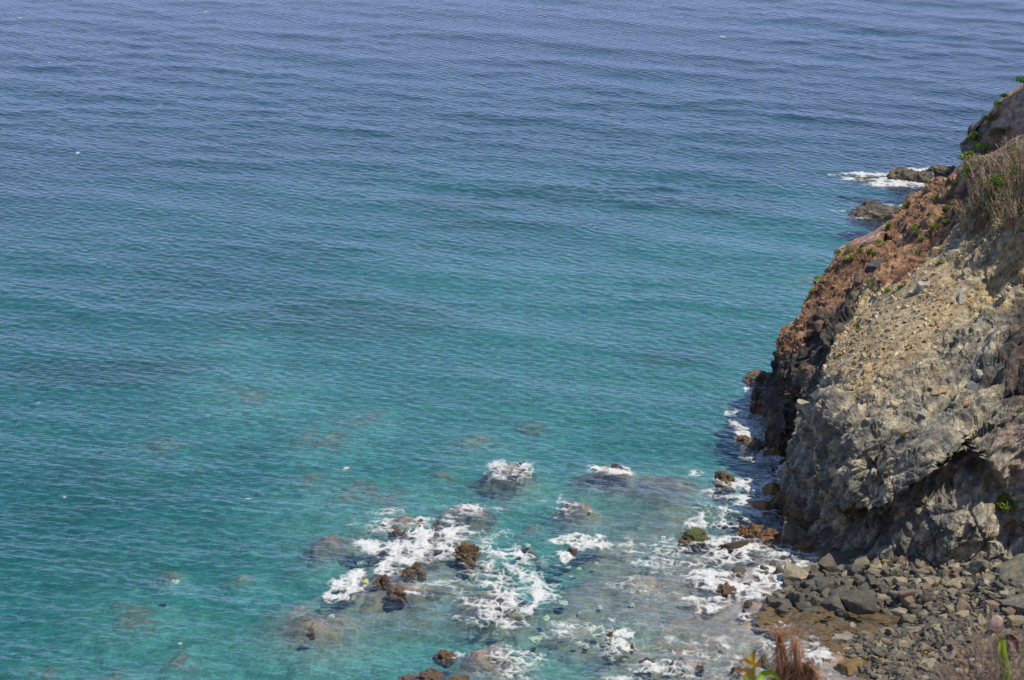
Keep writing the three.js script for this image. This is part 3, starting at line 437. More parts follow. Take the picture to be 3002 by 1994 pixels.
// columns of surveyed points from the foot up to the ridge; each column has the same number of points
function loft({ name, columns, classes, nu, nv, back, seed, strata, feature, material, label, amp = 1, flip = false }) {
  const cols = columns.map((c) => { const f = c.map(([u, v, y]) => at(u, v, y)), top = f[f.length - 1]; for (const [dz, dy] of back) f.push(new THREE.Vector3(top.x + dz * 0.25, top.y + dy, top.z - dz)); f.unshift(new THREE.Vector3(f[0].x - 0.4, f[0].y - 3, f[0].z + 1.2)); return f; });
  const cls = classes.map((c) => { const s = c.split(''); s.unshift(s[0]); while (s.length < cols[0].length) s.push(s[s.length - 1]); return s; });
  const NC = cols.length, NR = cols[0].length, P = (i, j) => cols[clamp(i, 0, NC - 1)][clamp(j, 0, NR - 1)];
  const point = (s, t) => {
    const i = Math.min(NC - 2, Math.floor(s)), j = Math.min(NR - 2, Math.floor(t)), a = s - i, b = t - j, out = [0, 0, 0];
    ['x', 'y', 'z'].forEach((k, n) => { const r = [-1, 0, 1, 2].map((q) => cr(P(i - 1, j + q)[k], P(i, j + q)[k], P(i + 1, j + q)[k], P(i + 2, j + q)[k], a)); out[n] = cr(r[0], r[1], r[2], r[3], b); });
    return new THREE.Vector3(...out);
  };
  // even spacing along the columns: more rows where they are long
  const len = [0]; for (let j = 1; j < NR; j++) { let d = 0; for (let i = 0; i < NC; i++) d += P(i, j).distanceTo(P(i, j - 1)) / NC; if (j > NR - back.length) d *= 0.25; len.push(len[j - 1] + d); }
  const rowT = (f) => { const L = f * len[NR - 1]; let j = 1; while (j < NR - 1 && len[j] < L) j++; return j - 1 + (L - len[j - 1]) / (len[j] - len[j - 1]); };
  const lenC = [0]; for (let i = 1; i < NC; i++) { let d = 0; for (let j = 0; j < NR; j++) d += P(i, j).distanceTo(P(i - 1, j)) / NR; lenC.push(lenC[i - 1] + d); }
  const colS = (f) => { const L = f * lenC[NC - 1]; let j = 1; while (j < NC - 1 && lenC[j] < L) j++; return j - 1 + (L - lenC[j - 1]) / (lenC[j] - lenC[j - 1]); };
  const ax = new THREE.Vector3(...strata).normalize(), ay = new THREE.Vector3(0.2, 0.9, -0.4).cross(ax).normalize(), az = ax.clone().cross(ay), pts = [], E = 0.02;
  const weight = {}, du = new THREE.Vector3(), dv = new THREE.Vector3(), n = new THREE.Vector3();
  const g = grid(nu, nv, (i, j) => {
    const s = colS(i / nu), t = rowT(j / nv), p = point(s, t), x = p.x, y = p.y, z = p.z;
    du.subVectors(point(Math.min(NC - 1, s + E), t), point(Math.max(0, s - E), t)); dv.subVectors(point(s, Math.min(NR - 1, t + E)), point(s, Math.max(0, t - E)));
    n.crossVectors(dv, du).normalize(); if (flip) n.negate();
    // matter: which ground lies here, with ragged limits
    const js = clamp(s + 0.55 * fbm(x * 0.28, y * 0.28, z * 0.28, 4, seed), 0, NC - 1.001), jt = clamp(t + 0.75 * fbm(x * 0.28 + 40, y * 0.28, z * 0.28, 4, seed + 4), 0, NR - 1.001), ci = Math.floor(js), cj = Math.floor(jt);
    for (const k of KEYS) weight[k] = 0;
    for (const [a, b, w] of [[0, 0, (1 - js + ci) * (1 - jt + cj)], [1, 0, (js - ci) * (1 - jt + cj)], [0, 1, (1 - js + ci) * (jt - cj)], [1, 1, (js - ci) * (jt - cj)]]) weight[cls[ci + a][cj + b]] += w;
    let total = 0; for (const k of KEYS) { weight[k] = Math.pow(weight[k], 3.5); total += weight[k]; }
    let rough = 0; for (const k of KEYS) rough += weight[k] / total * GROUND[k].r;
    // relief: blocks along the strata, in three sizes, and fine breakage
    let qa = p.dot(ax), qb = p.dot(ay), qc = p.dot(az); const soft = smooth(0, 0.6, j / nv * 8) * amp, fine = fbm(x * 2.4, y * 2.4, z * 2.4, 4, seed + 44);
    const h = rough * (1.35 * facet(qa * 0.17, qb * 0.36, qc * 0.36, seed + 30, 1.3, 0.18, 0.4) + 0.52 * facet(qa * 0.5, qb * 1.05, qc * 1.05, seed + 33, 1.4, 0.2, 0.3) + 0.22 * facet(qa * 1.2, qb * 2.3, qc * 2.3, seed + 36, 1.4, 0, 0.25) + 0.07 * facet(qa * 2.6, qb * 4.6, qc * 4.6, seed + 38, 1.4, 0) + 0.10 * Math.abs(((qb * 1.3 + 0.5 * fbm(x * 0.5, y * 0.5, z * 0.5, 2, seed + 46) + 900) % 1) - 0.35)) + 0.9 * fbm(x * 0.17, y * 0.17, z * 0.17, 3, seed + 40) * (0.4 + 0.6 * rough) + (0.05 + 0.12 * rough) * fine;
    p.addScaledVector(n, (h - 0.15 - 0.5 * rough) * soft * 0.85);
    if (feature) feature(p, n);
    qa = p.dot(ax); qb = p.dot(ay); qc = p.dot(az);
    const st = fbm(qa * 0.35, qb * 2.2, qc * 2.2, 4, seed + 8), sf = fbm(qa * 1.2, qb * 7, qc * 7, 3, seed + 10), n1 = fbm(x * 0.6, y * 0.6, z * 0.6, 4, seed + 12), n2 = fbm(p.x * 3.1, p.y * 3.1, p.z * 3.1, 4, seed + 16), n3 = noise(p.x * 11, p.y * 11, p.z * 11, seed + 18), w1 = worley(qa * 0.75, qb * 1.7, qc * 1.7, seed + 20).id, col = [0, 0, 0];
    for (const k of KEYS) if (weight[k] > 0) {
      const w = weight[k] / total, C = GROUND[k].c, m1 = smooth(-0.05, 0.32, (k === 'g' ? 0.9 * st : 0.4 * st) + 0.55 * n1 + 0.4 * (w1 - 0.5)), m2 = smooth(0.02, 0.30, 0.5 * st - 0.65 * n1 + 0.35 * n2 - 0.25 * (w1 - 0.5)), gain = 1.08 + 0.7 * n2 + 0.45 * (w1 - 0.5) + 0.20 * n3 + (k === 'g' || k === 'o' || k === 'd' ? 0.6 : 0.2) * sf;
      for (let c = 0; c < 3; c++) col[c] += w * gain * lerp(lerp(C[0][c], C[1][c], m1 * 0.85), C[2][c], m2 * 0.8);
    }
    pts.push({ p: p.clone(), n: n.clone(), k: KEYS.reduce((a, b) => (weight[a] > weight[b] ? a : b)), s, t });
    return [p.x, p.y, p.z, p.x + 0.35 * p.z, 0.75 * p.y - 0.6 * p.z, Math.max(0.02, col[0]), Math.max(0.02, col[1]), Math.max(0.02, col[2])];
  }, true);
  put(name, g, material, label, 'cliff', null, 'structure');
  return pts;
}
const cliffM = new THREE.MeshStandardMaterial({ name: 'cliff rock', vertexColors: true, roughness: 0.93, flatShading: true, side: THREE.DoubleSide });
{ const m = rockAlbedo.clone(), b = rockBump.clone(); for (const t of [m, b]) { t.repeat.set(1 / 2.6, 1 / 2.6); t.rotation = 0.6; t.needsUpdate = true; } cliffM.map = m; cliffM.bumpMap = b; cliffM.bumpScale = 0.11; }
// the hollow under the overhang: a lip across the face, cut back below, as [u, v, Y] of the lip
const LIP = [[2520, 1470, 4.2], [2575, 1440, 5.0], [2640, 1395, 6.1], [2710, 1345, 7.3], [2790, 1325, 8.0], [2850, 1305, 8.6], [2895, 1330, 8.4], [2940, 1400, 7.2], [2990, 1490, 5.6], [3060, 1560, 4.2]].map((a) => at(...a));
function overhang(p, n) {
  if (p.x < LIP[0].x - 1 || p.x > LIP[LIP.length - 1].x) return;
  let i = 0; while (i < LIP.length - 2 && LIP[i + 1].x < p.x) i++;
  const f = (p.x - LIP[i].x) / (LIP[i + 1].x - LIP[i].x), lip = lerp(LIP[i].y, LIP[i + 1].y, f) + 0.25 * fbm(p.x * 1.1, p.y * 0.8, 3, 3, 301), z = lerp(LIP[i].z, LIP[i + 1].z, f);
  if (Math.abs(p.z - z) > 7) return;
  const ends = smooth(-1, 2.0, p.x - LIP[0].x) * smooth(0, 3.5, LIP[LIP.length - 1].x - p.x), d = lip - p.y;
  const push = d > 0 ? lerp(0.55, -2.9 * (1 - smooth(0.9, 4.8, d)), smooth(0, 1.3, d)) : 0.55 * (1 - smooth(0, 1.8, -d));
  p.z += push * ends * 0.95;
}
const COLUMNS = [
  [[3330, 1620, 3.5], [3330, 1430, 7.5], [3330, 1250, 11], [3330, 1100, 13], [3330, 900, 16], [3330, 700, 19.5], [3330, 560, 22], [3330, 430, 24], [3330, 300, 26.5]],
  [[3160, 1625, 3.2], [3160, 1440, 7], [3160, 1250, 10.8], [3160, 1100, 12.8], [3160, 900, 15.4], [3160, 700, 18.4], [3160, 590, 20.5], [3160, 490, 22.3], [3160, 395, 24]],
  [[2990, 1640, 2.5], [2995, 1450, 6], [3000, 1250, 9.7], [3010, 1100, 11.8], [3010, 900, 14.2], [3010, 700, 17], [3005, 600, 19], [3002, 505, 20.5], [3002, 412, 22]],
  [[2850, 1640, 2], [2850, 1500, 5], [2840, 1350, 8], [2840, 1200, 10], [2850, 1000, 12], [2870, 800, 14.5], [2900, 640, 17], [2900, 530, 18.9], [2893, 464, 19.8]],
  [[2700, 1640, 1.5], [2690, 1500, 4.5], [2680, 1350, 7.5], [2660, 1200, 9.5], [2680, 1000, 11.5], [2720, 850, 13], [2800, 680, 15.5], [2830, 560, 17.5], [2822, 480, 18.5]],
  [[2550, 1635, .7], [2540, 1500, 4], [2520, 1350, 7], [2500, 1200, 9], [2520, 1050, 10], [2560, 900, 11.2], [2640, 760, 13], [2700, 640, 15], [2722, 541, 16]],
  [[2420, 1620, 0], [2420, 1480, 3], [2410, 1330, 6], [2400, 1180, 8], [2440, 1030, 9.2], [2500, 900, 10.2], [2580, 770, 12], [2630, 680, 13], [2645, 607, 14]],
  [[2330, 1570, 0], [2340, 1450, 2.5], [2350, 1330, 4.8], [2360, 1200, 6.5], [2400, 1060, 8], [2440, 930, 9.2], [2500, 810, 10.7], [2540, 730, 12], [2560, 685, 12.5]],
  [[2265, 1490, 0], [2285, 1400, 1.6], [2310, 1310, 3.4], [2340, 1200, 5.2], [2370, 1080, 6.8], [2400, 960, 8.3], [2430, 850, 9.7], [2445, 780, 10.7], [2452, 738, 11]],
  [[2310, 1385, 0], [2330, 1330, .8], [2345, 1270, 2.0], [2352, 1180, 4.0], [2362, 1080, 6.0], [2370, 980, 7.5], [2385, 890, 9], [2398, 830, 9.8], [2402, 795, 10]],
  [[2335, 1338, 0], [2312, 1290, 1.5], [2310, 1230, 3], [2318, 1160, 4.5], [2323, 1080, 6], [2330, 1000, 7.2], [2338, 940, 8], [2343, 905, 8.5], [2342, 885, 8.6]],
  [[2250, 1322, 0], [2262, 1270, 1.5], [2272, 1200, 3], [2280, 1130, 4.3], [2286, 1075, 5.4], [2290, 1040, 6], [2293, 1010, 6.5], [2294, 988, 6.8], [2292, 975, 6.9]],
  [[2228, 1250, 0], [2240, 1210, 1.0], [2250, 1165, 2.1], [2258, 1125, 3.1], [2264, 1095, 3.8], [2268, 1072, 4.3], [2270, 1055, 4.7], [2271, 1042, 5], [2269, 1030, 5]],
  [[2232, 1170, 0], [2240, 1150, .6], [2248, 1130, 1.2], [2255, 1112, 1.8], [2260, 1098, 2.3], [2264, 1085, 2.7], [2267, 1075, 3.1], [2269, 1065, 3.4], [2270, 1057, 3.6]],
  [[2250, 1100, 0], [2256, 1092, .4], [2262, 1084, .8], [2267, 1076, 1.1], [2271, 1070, 1.4], [2275, 1063, 1.7], [2278, 1057, 2], [2281, 1052, 2.2], [2284, 1048, 2.3]],
];
const CLASSES = ['ggggdgokk', 'ggpddookk', 'ggpddookk', 'gggggookk', 'ggggttobk', 'ggggttbbb', 'ggggtobbb', 'agggddbbp', 'aggdddbbp', 'addddddbb', 'adddddbbb', 'adddddbbb', 'adddddbbb', 'adddddddd', 'adddddddd'];
const cliff = loft({ name: 'cliff', columns: COLUMNS, classes: CLASSES, nu: 590, nv: 610, back: [[3, -0.2], [9, -3.5], [20, -13], [30, -30]], seed: 100, strata: [0.75, 0.55, -0.35], feature: overhang, material: cliffM, label: 'steep grey and red brown rock headland dropping to the sea' });
const farCliff = loft({
  name: 'far_cliff', nu: 180, nv: 200, seed: 200, back: [[3, -0.3], [10, -2.5], [22, -14]], strata: [0.8, 0.3, -0.3], material: cliffM, amp: 0.75, flip: true, label: 'darker cliff of the next headland behind the slope',
  columns: [
    [[2828, 492, 0], [2830, 480, .5], [2831, 466, 1], [2832, 452, 1.5], [2833, 440, 1.9], [2836, 425, 2.5], [2840, 412, 3], [2846, 402, 3.4], [2850, 398, 3.6]],
    [[2826, 505, 0], [2826, 480, .9], [2828, 455, 1.8], [2830, 430, 2.7], [2836, 405, 3.6], [2842, 392, 4.1], [2850, 382, 4.5], [2856, 374, 4.9], [2862, 368, 5.1]],
    [[2850, 520, 0], [2852, 490, 1.1], [2855, 460, 2.2], [2862, 430, 3.2], [2870, 400, 4.3], [2880, 375, 5.1], [2890, 352, 5.9], [2900, 338, 6.3], [2908, 325, 6.8]],
    [[2900, 530, 0], [2900, 490, 1.4], [2902, 450, 2.8], [2908, 410, 4.1], [2912, 375, 5.3], [2916, 348, 6.2], [2920, 326, 7], [2926, 310, 7.6], [2932, 297, 8]],
    [[2950, 540, 0], [2950, 490, 1.7], [2950, 440, 3.4], [2952, 395, 4.9], [2955, 360, 6.1], [2958, 330, 7], [2962, 305, 7.9], [2965, 288, 8.5], [2968, 274, 9]],
    [[3010, 550, 0], [3010, 490, 2], [3010, 430, 4], [3010, 385, 5.5], [3010, 345, 6.8], [3010, 315, 7.8], [3010, 290, 8.7], [3008, 268, 9.5], [3006, 252, 10.1]],
    [[3090, 550, 0], [3090, 490, 2.2], [3090, 430, 4.4], [3090, 380, 6], [3090, 335, 7.6], [3090, 295, 9], [3090, 260, 10.2], [3090, 235, 11.2], [3088, 212, 12]],
    [[3250, 550, 0], [3250, 490, 2.5], [3250, 430, 5], [3250, 370, 7], [3250, 315, 9], [3250, 270, 10.6], [3250, 230, 12], [3250, 195, 13.4], [3250, 165, 14.5]],
  ],
  classes: ['dgdgdgdgp', 'ddggdgdpp', 'dgdgbgppp', 'dgdbpbppp', 'dgbbppppp', 'dgbpppppp', 'dgbpppppp', 'dgbpppppp'],
});
// where a line of sight meets the cliff face
function onCliff(u, v, pts = cliff) {
  let best = null, bd = 1e9; const q = new THREE.Vector3();
  for (const c of pts) { q.copy(c.p).applyMatrix4(camera.matrixWorldInverse); const U = 1501 - q.x / q.z * FPX, V = 997 + q.y / q.z * FPX, d = (U - u) ** 2 + (V - v) ** 2; if (d < 40 ? -q.z * 1e-4 + 0 * d < bd : d + 1 < bd) { bd = d < 40 ? -q.z * 1e-4 : d + 1; best = c; } }
  return best;
}

// ------------------------------------------------------------------ loose blocks and scree on the face
{
  const L = [
    [2760, 1150, 48, [0.46, 0.34, 0.19], 'pale orange block with a dark underside, largest on the scree', [1, .55, .7], 0.5], [2818, 878, 44, [0.40, 0.40, 0.34], 'pale grey slab lying tilted on the upper scree', [1, .35, .5], 0.6], [2868, 1105, 40, [0.33, 0.31, 0.25], 'grey block above and right of the pale orange one', [1, .7, .7], 0.2], [2845, 1130, 36, [0.21, 0.23, 0.22], 'bluish grey slab between the two big scree blocks', [.7, .7, 1], 0.3], [2838, 1178, 28, [0.42, 0.25, 0.14], 'thin reddish slab at the foot of the scree', [1, .25, .6], 0.1], [2792, 1188, 22, [0.13, 0.14, 0.14], 'small dark block below the pale orange one', [1, 1, 1], 0],
    [2528, 1048, 26, [0.50, 0.43, 0.27], 'pale upright stone, upper of three at the left of the scree', [.7, 1, .7], 0.4], [2525, 1066, 20, [0.47, 0.40, 0.26], 'pale stone, lower of three at the left of the scree', [1, .8, .8], 0], [2548, 1083, 34, [0.44, 0.28, 0.14], 'ochre slab below the pale stones at the left of the scree', [1, .4, .6], 0.2], [2626, 1190, 30, [0.47, 0.38, 0.22], 'cream coloured block at the lower end of the scree', [1, .8, .8], 0.2], [2705, 1210, 26, [0.40, 0.37, 0.28], 'pale flat stone low on the scree', [1, .5, .7], 0], [2566, 922, 24, [0.50, 0.45, 0.32], 'whitish block on the seam between brown slope and scree', [1, .8, .8], 0.3], [2668, 862, 26, [0.50, 0.44, 0.29], 'cream block high on the seam above the scree', [.7, 1, .7], 0.3], [2707, 842, 50, [0.44, 0.41, 0.32], 'broad pale outcrop block at the head of the scree', [1, .6, .8], 0.1], [2832, 800, 36, [0.46, 0.38, 0.23], 'pale block at the top right of the scree', [1, .6, .8], 0],
    [2460, 968, 44, [0.085, 0.07, 0.058], 'dark cubic block standing out of the red brown slope', [.9, .9, .9], 0.2], [2430, 1010, 36, [0.10, 0.075, 0.055], 'dark block just below the cubic one on the brown slope', [1, .8, .8], -.3], [2405, 950, 30, [0.16, 0.09, 0.06], 'red brown block left of the cubic dark one', [1, .8, .8], .4],
    [2560, 780, 70, [0.12, 0.10, 0.088], 'large dark slab lying flush in the brown slope', [1, .3, .9], .5], [2520, 815, 50, [0.18, 0.10, 0.07], 'reddish slab below the large dark one', [1, .4, .8], .4],
    [2695, 1185, 14, [0.42, 0.38, 0.3], 'small whitish stone left of the pale orange block', [1, .8, .8], 0], [2735, 1135, 16, [0.36, 0.34, 0.28], 'small grey stone above the pale orange block', [1, .8, .8], 0], [2650, 1270, 40, [0.52, 0.31, 0.11], 'long orange shard on the grey face below the scree', [.35, 1, .3], -.5],
  ];
  L.forEach(([u, v, w, colour, label, [a, b, c], roll], i) => {
    const h = onCliff(u, v), s = w * PXM(h.p) * 0.46, g = rockGeometry(500 + i, s * a, s * b, s * c, { detail: 8, colour, accent: colour.map((x) => x * 0.7), amount: 0.3 });
    const o = put('loose_block', g, rockM, label, 'rock', 'loose blocks on the cliff face'); o.position.copy(h.p).addScaledVector(h.n, s * Math.min(a, b, c) * 0.45); o.rotation.set(0.4, i * 1.7, roll);
  });
  // the scree itself and rubble in the gullies
  const r = rng(77), small = rockGeometry(41, 1, 0.7, 0.9, { detail: 1 }), list = [];
  for (const c of cliff) { if (c.t > 9.6) continue; const w = c.k === 't' ? 0.085 : c.k === 'o' ? 0.02 : c.k === 'b' ? 0.015 : c.k === 'g' && c.t > 4.3 ? 0.02 : c.k === 'k' ? 0.008 : 0; if (r() < w) list.push(c); }
  const im = new THREE.InstancedMesh(small, rockMaterial('scree stones', 1.2, 0.02), list.length), m = new THREE.Matrix4(), q = new THREE.Quaternion(), e = new THREE.Euler(), col = new THREE.Color();
  list.forEach((c, i) => {
    const s = 0.035 + 0.13 * Math.pow(r(), 4) + 0.03 * r(); q.setFromEuler(e.set(r() * 6, r() * 6, r() * 6)); m.compose(c.p.clone().addScaledVector(c.n, s * 0.3), q, new THREE.Vector3(s * (0.8 + r()), s * (0.6 + 0.6 * r()), s)); im.setMatrixAt(i, m);
    const t = r(), C = c.k === 'b' ? [1.3, 0.75, 0.45] : c.k === 'g' ? [1.2, 1.15, 1.05] : t < 0.12 ? [2.0, 1.1, 0.5] : t < 0.4 ? [2.6, 2.25, 1.6] : [1.8, 1.45, 0.9], f = 0.6 + 0.6 * r(); im.setColorAt(i, col.setRGB(C[0] * f, C[1] * f, C[2] * f));
  });
  im.name = 'scree'; tag(im, 'tan scree of small broken stones on the cliff slope', 'scree', null, 'stuff'); scene.add(shadowed(im));
}

// ------------------------------------------------------------------ boulder beach
{
  const r = rng(321), poly = [[2335, 1668], [2450, 1662], [2560, 1645], [2700, 1640], [2860, 1635], [3110, 1640], [3110, 2060], [2640, 2060], [2580, 1994], [2500, 1915], [2450, 1868], [2540, 1842], [2660, 1830], [2640, 1795], [2560, 1770], [2470, 1772], [2440, 1790], [2330, 1770], [2262, 1780], [2240, 1745], [2290, 1715]].map(([u, v]) => { const p = at(u, v, 0.4); return [p.x, p.z]; });
  const inside = (x, z) => { let c = false; for (let i = 0, j = poly.length - 1; i < poly.length; j = i++) if ((poly[i][1] > z) !== (poly[j][1] > z) && x < (poly[j][0] - poly[i][0]) * (z - poly[i][1]) / (poly[j][1] - poly[i][1]) + poly[i][0]) c = !c; return c; };
  const xs = poly.map((p) => p[0]), zs = poly.map((p) => p[1]), X0 = Math.min(...xs), X1 = Math.max(...xs), Z0 = Math.min(...zs), Z1 = Math.max(...zs), found = [];
  const big = at(2440, 1730, 0.5), put1 = (x, z, s) => { for (const f of found) { const d = Math.hypot(f.x - x, f.z - z); if (d < (f.s + s) * (s < 0.3 ? 0.52 : 0.62)) return false; } found.push({ x, z, s }); return true; };
  for (const [n, lo, hi] of [[70, 0.50, 0.72], [420, 0.34, 0.50], [2600, 0.23, 0.34], [10000, 0.15, 0.23], [26000, 0.09, 0.15]]) for (let i = 0; i < n; i++) {
    const x = lerp(X0, X1, r()), z = lerp(Z0, Z1, r()), s = lerp(lo, hi, r()), zone = 1 - smooth(3, 9, Math.hypot((x - big.x) * 0.8, (z - big.z) * 1.1)); if (!inside(x, z)) continue;
    if (s > 0.34 && r() > 0.08 + 0.95 * zone) continue; if (s > 0.23 && r() > 0.45 + 0.6 * zone) continue; if (s > 0.5 && r() > zone * 1.1) continue;
    put1(x, z, s);
  }
  const shapes = []; for (let i = 0; i < 12; i++) shapes.push([...Array(4)].map((_, k) => { const C = [[0.165, 0.148, 0.114], [0.25, 0.218, 0.155], [0.085, 0.080, 0.068], [0.165, 0.122, 0.09]][k]; return rockGeometry(60 + i, 1, 0.62 + 0.2 * (i % 3), 0.85, { detail: 4, colour: C, accent: C.map((c, n) => c * [1.5, 1.4, 1.15][n]), amount: 0.28 }); }));
  const tint = [[0.27, 0.19, 0.09], [0.38, 0.33, 0.23], [0.24, 0.16, 0.12]].map((C, k) => rockGeometry(90 + k, 1, 0.7, 0.85, { detail: 5, colour: C, accent: C.map((c) => c * 0.7), amount: 0.3 }));
  found.sort((a, b) => b.s - a.s);
  const named = [
    [2565, 1690, 'big pale slab-sided boulder facing the pool, brightest of the large ones'], [2405, 1685, 'large grey boulder at the surf end of the beach'], [2330, 1710, 'dark boulder nearest the surf at the corner of the beach'], [2410, 1735, 'broad black jointed boulder beside the brown weed flat'], [2480, 1745, 'square pale faced boulder at the head of the pool'], [2620, 1665, 'tall upright boulder close under the cliff'], [2365, 1665, 'low dark boulder with surf behind it'], [2450, 1690, 'rounded grey boulder in the middle of the large ones'],
  ].map(([u, v, l]) => [at(u, v, 0.8), l]);
  const matrix = new THREE.Matrix4(), rest = [];
  found.forEach((f, i) => {
    const y = floorAt(f.x, f.z), near = y < 0.25;
    if (i < 300) {
      const k = r() < 0.06 ? -1 : Math.floor(r() * 12), tone = near && r() < 0.7 ? 2 : [0, 0, 1, 1, 0, 2, 3][Math.floor(r() * 7)];
      const o = new THREE.Mesh(k < 0 ? tint[Math.floor(r() * 3)] : shapes[k][tone], rockM); o.name = numbered('boulder');
      o.position.set(f.x, Math.max(y, -0.1) + f.s * 0.30, f.z); o.rotation.set((r() - .5) * 0.7, r() * 6.28, (r() - .5) * 0.7); o.scale.set(f.s * (0.95 + 0.3 * r()), f.s * (0.85 + 0.45 * r()), f.s * (0.95 + 0.2 * r()));
      const size = f.s > 0.48 ? 'large' : f.s > 0.32 ? 'middling' : 'smaller', look = k < 0 ? 'ochre tinted' : ['grey', 'pale beige', 'dark', 'brownish'][tone], part3 = f.x < 17 ? 'at the seaward end of the beach' : f.z < -130 ? 'under the cliff at the back of the beach' : 'on the near part of the beach'; let label = `${size} ${look} broken boulder ${part3}`, group = `${size} ${look} boulders ${part3}`;
      for (const nd of named) if (nd[0] && Math.hypot(nd[0].x - f.x, nd[0].z - f.z) < 0.9 && f.s > 0.38) { label = nd[1]; group = undefined; nd[0] = null; break; }
      tag(o, label, 'boulder', group); scene.add(shadowed(o));
    } else rest.push({ ...f, y });
  });
  const kinds = [0, 1, 2, 3, 4, 5].map((i) => rockGeometry(140 + i, 1, 0.7, 0.85, { detail: 2, colour: [1, 1, 1], accent: [0.75, 0.75, 0.75], amount: 0.4 }));
  kinds.forEach((g, k) => {
    const mine = rest.filter((_, i) => i % 6 === k), im = new THREE.InstancedMesh(g, rockM, mine.length), q = new THREE.Quaternion(), e = new THREE.Euler(), col = new THREE.Color();
    mine.forEach((f, i) => {
      q.setFromEuler(e.set((r() - .5), r() * 6.28, (r() - .5))); matrix.compose(new THREE.Vector3(f.x, f.y + f.s * 0.3, f.z), q, new THREE.Vector3(f.s * (0.95 + 0.35 * r()), f.s * (0.9 + 0.4 * r()), f.s)); im.setMatrixAt(i, matrix);
      const t = r(), C = t < 0.08 ? [0.28, 0.205, 0.10] : t < 0.28 ? [0.27, 0.235, 0.165] : t < 0.42 ? [0.18, 0.128, 0.095] : t < 0.66 ? [0.085, 0.079, 0.068] : [0.16, 0.143, 0.11], b = 0.8 + 0.5 * r(); im.setColorAt(i, col.setRGB(C[0] * b, C[1] * b, C[2] * b));
    });
    im.name = numbered('beach_rubble'); tag(im, 'rubble of smaller grey stones filling the boulder beach', 'rubble', null, 'stuff'); scene.add(shadowed(im));
  });
  // the brown weed flat in front of the beach: low reefs awash
  const flat = [[2290, 1795, 110, 30, 'wide brown weed covered rock, leftmost of the weed flat'], [2265, 1830, 90, 26, 'brown weed covered rock at the seaward edge of the weed flat'], [2350, 1765, 110, 22, 'brown weed covered rock under the dark boulders'], [2360, 1820, 100, 30, 'brown weed covered rock in the middle of the weed flat'], [2415, 1800, 70, 30, 'square brown weed covered rock beside the pool'], [2385, 1858, 110, 26, 'olive brown weed covered rock at the near edge of the weed flat'], [2320, 1865, 100, 18, 'low reddish weed covered rock behind the shaggy stump'], [2450, 1900, 110, 18, 'flat dark weed covered rock by the near surf'], [2500, 1925, 90, 22, 'brown rock at the near corner of the beach'], [2420, 1752, 90, 14, 'orange brown weed covered rock at the head of the pool'], [2560, 1950, 80, 20, 'dark brown rock at the near water edge'], [2490, 1955, 70, 34, 'big square brown boulder at the near water edge of the beach'], [2480, 1895, 60, 14, 'dark flat stone near the pool outlet'], [2640, 1985, 70, 14, 'brown rock at the bottom edge where water meets stones'], [2540, 1990, 60, 12, 'brown sunken rock at the bottom edge of the beach'], [2505, 1792, 90, 14, 'amber weed covered rock in the upper pool'], [2560, 1808, 110, 9, 'flat amber rock under the pool water'], [2535, 1850, 90, 12, 'olive stone flat on the near side of the pool'], [2615, 1815, 70, 8, 'dark flat stone at the landward end of the pool'], [2285, 1755, 76, 16, 'brown weed rock at the surf side of the dark boulders'], [2240, 1806, 60, 14, 'small brown weed rock farthest out on the weed flat'], [2335, 1835, 80, 20, 'shaggy brown weed rock in the near half of the weed flat'], [2460, 1835, 80, 14, 'brown weed rock in the pool outlet']];
  for (const [u, v, w, h, label] of flat) seaRock('weed_rock', u, v, w * 1.3, h * 0.55, { style: w === 70 && h > 30 ? 'block' : 'reef', colour: [0.10, 0.062, 0.022], accent: [0.18, 0.115, 0.038], amount: 0.45 }, label, 'weed covered rocks before the beach', { turn: u * 0.1, deep: 0.8 });
  // ledges of bedrock at the right of the beach
  for (const [u, v, w, h, label, roll] of [[2975, 1690, 130, 44, 'smooth striped grey outcrop at the back of the beach', .35], [3020, 1765, 110, 26, 'olive grey slab of bedrock at the right of the beach', .2], [2985, 1800, 60, 30, 'orange brown boulder on the right edge of the beach', 0], [2875, 1650, 60, 36, 'grey outcrop under the cliff at the back of the beach', .2], [2895, 1705, 46, 30, 'cream broken block in front of the striped outcrop', 0]]) {
    const p = at(u, v, 2), s = w * PXM(p) * 0.5, orange = /orange/.test(label), cream = /cream/.test(label), g = rockGeometry(u, s, h * PXM(p) * 0.7, s * 0.8, { detail: 12, colour: orange ? [0.30, 0.20, 0.10] : cream ? [0.45, 0.40, 0.28] : [0.135, 0.13, 0.10], accent: [0.21, 0.18, 0.12], amount: 0.35 });
    const o = put('outcrop', g, rockM, label, 'rock', 'bedrock at the back of the beach'); o.position.set(p.x, floorAt(p.x, p.z) + 0.25, p.z); o.rotation.set(0.1, 0.4, roll);
  }
}

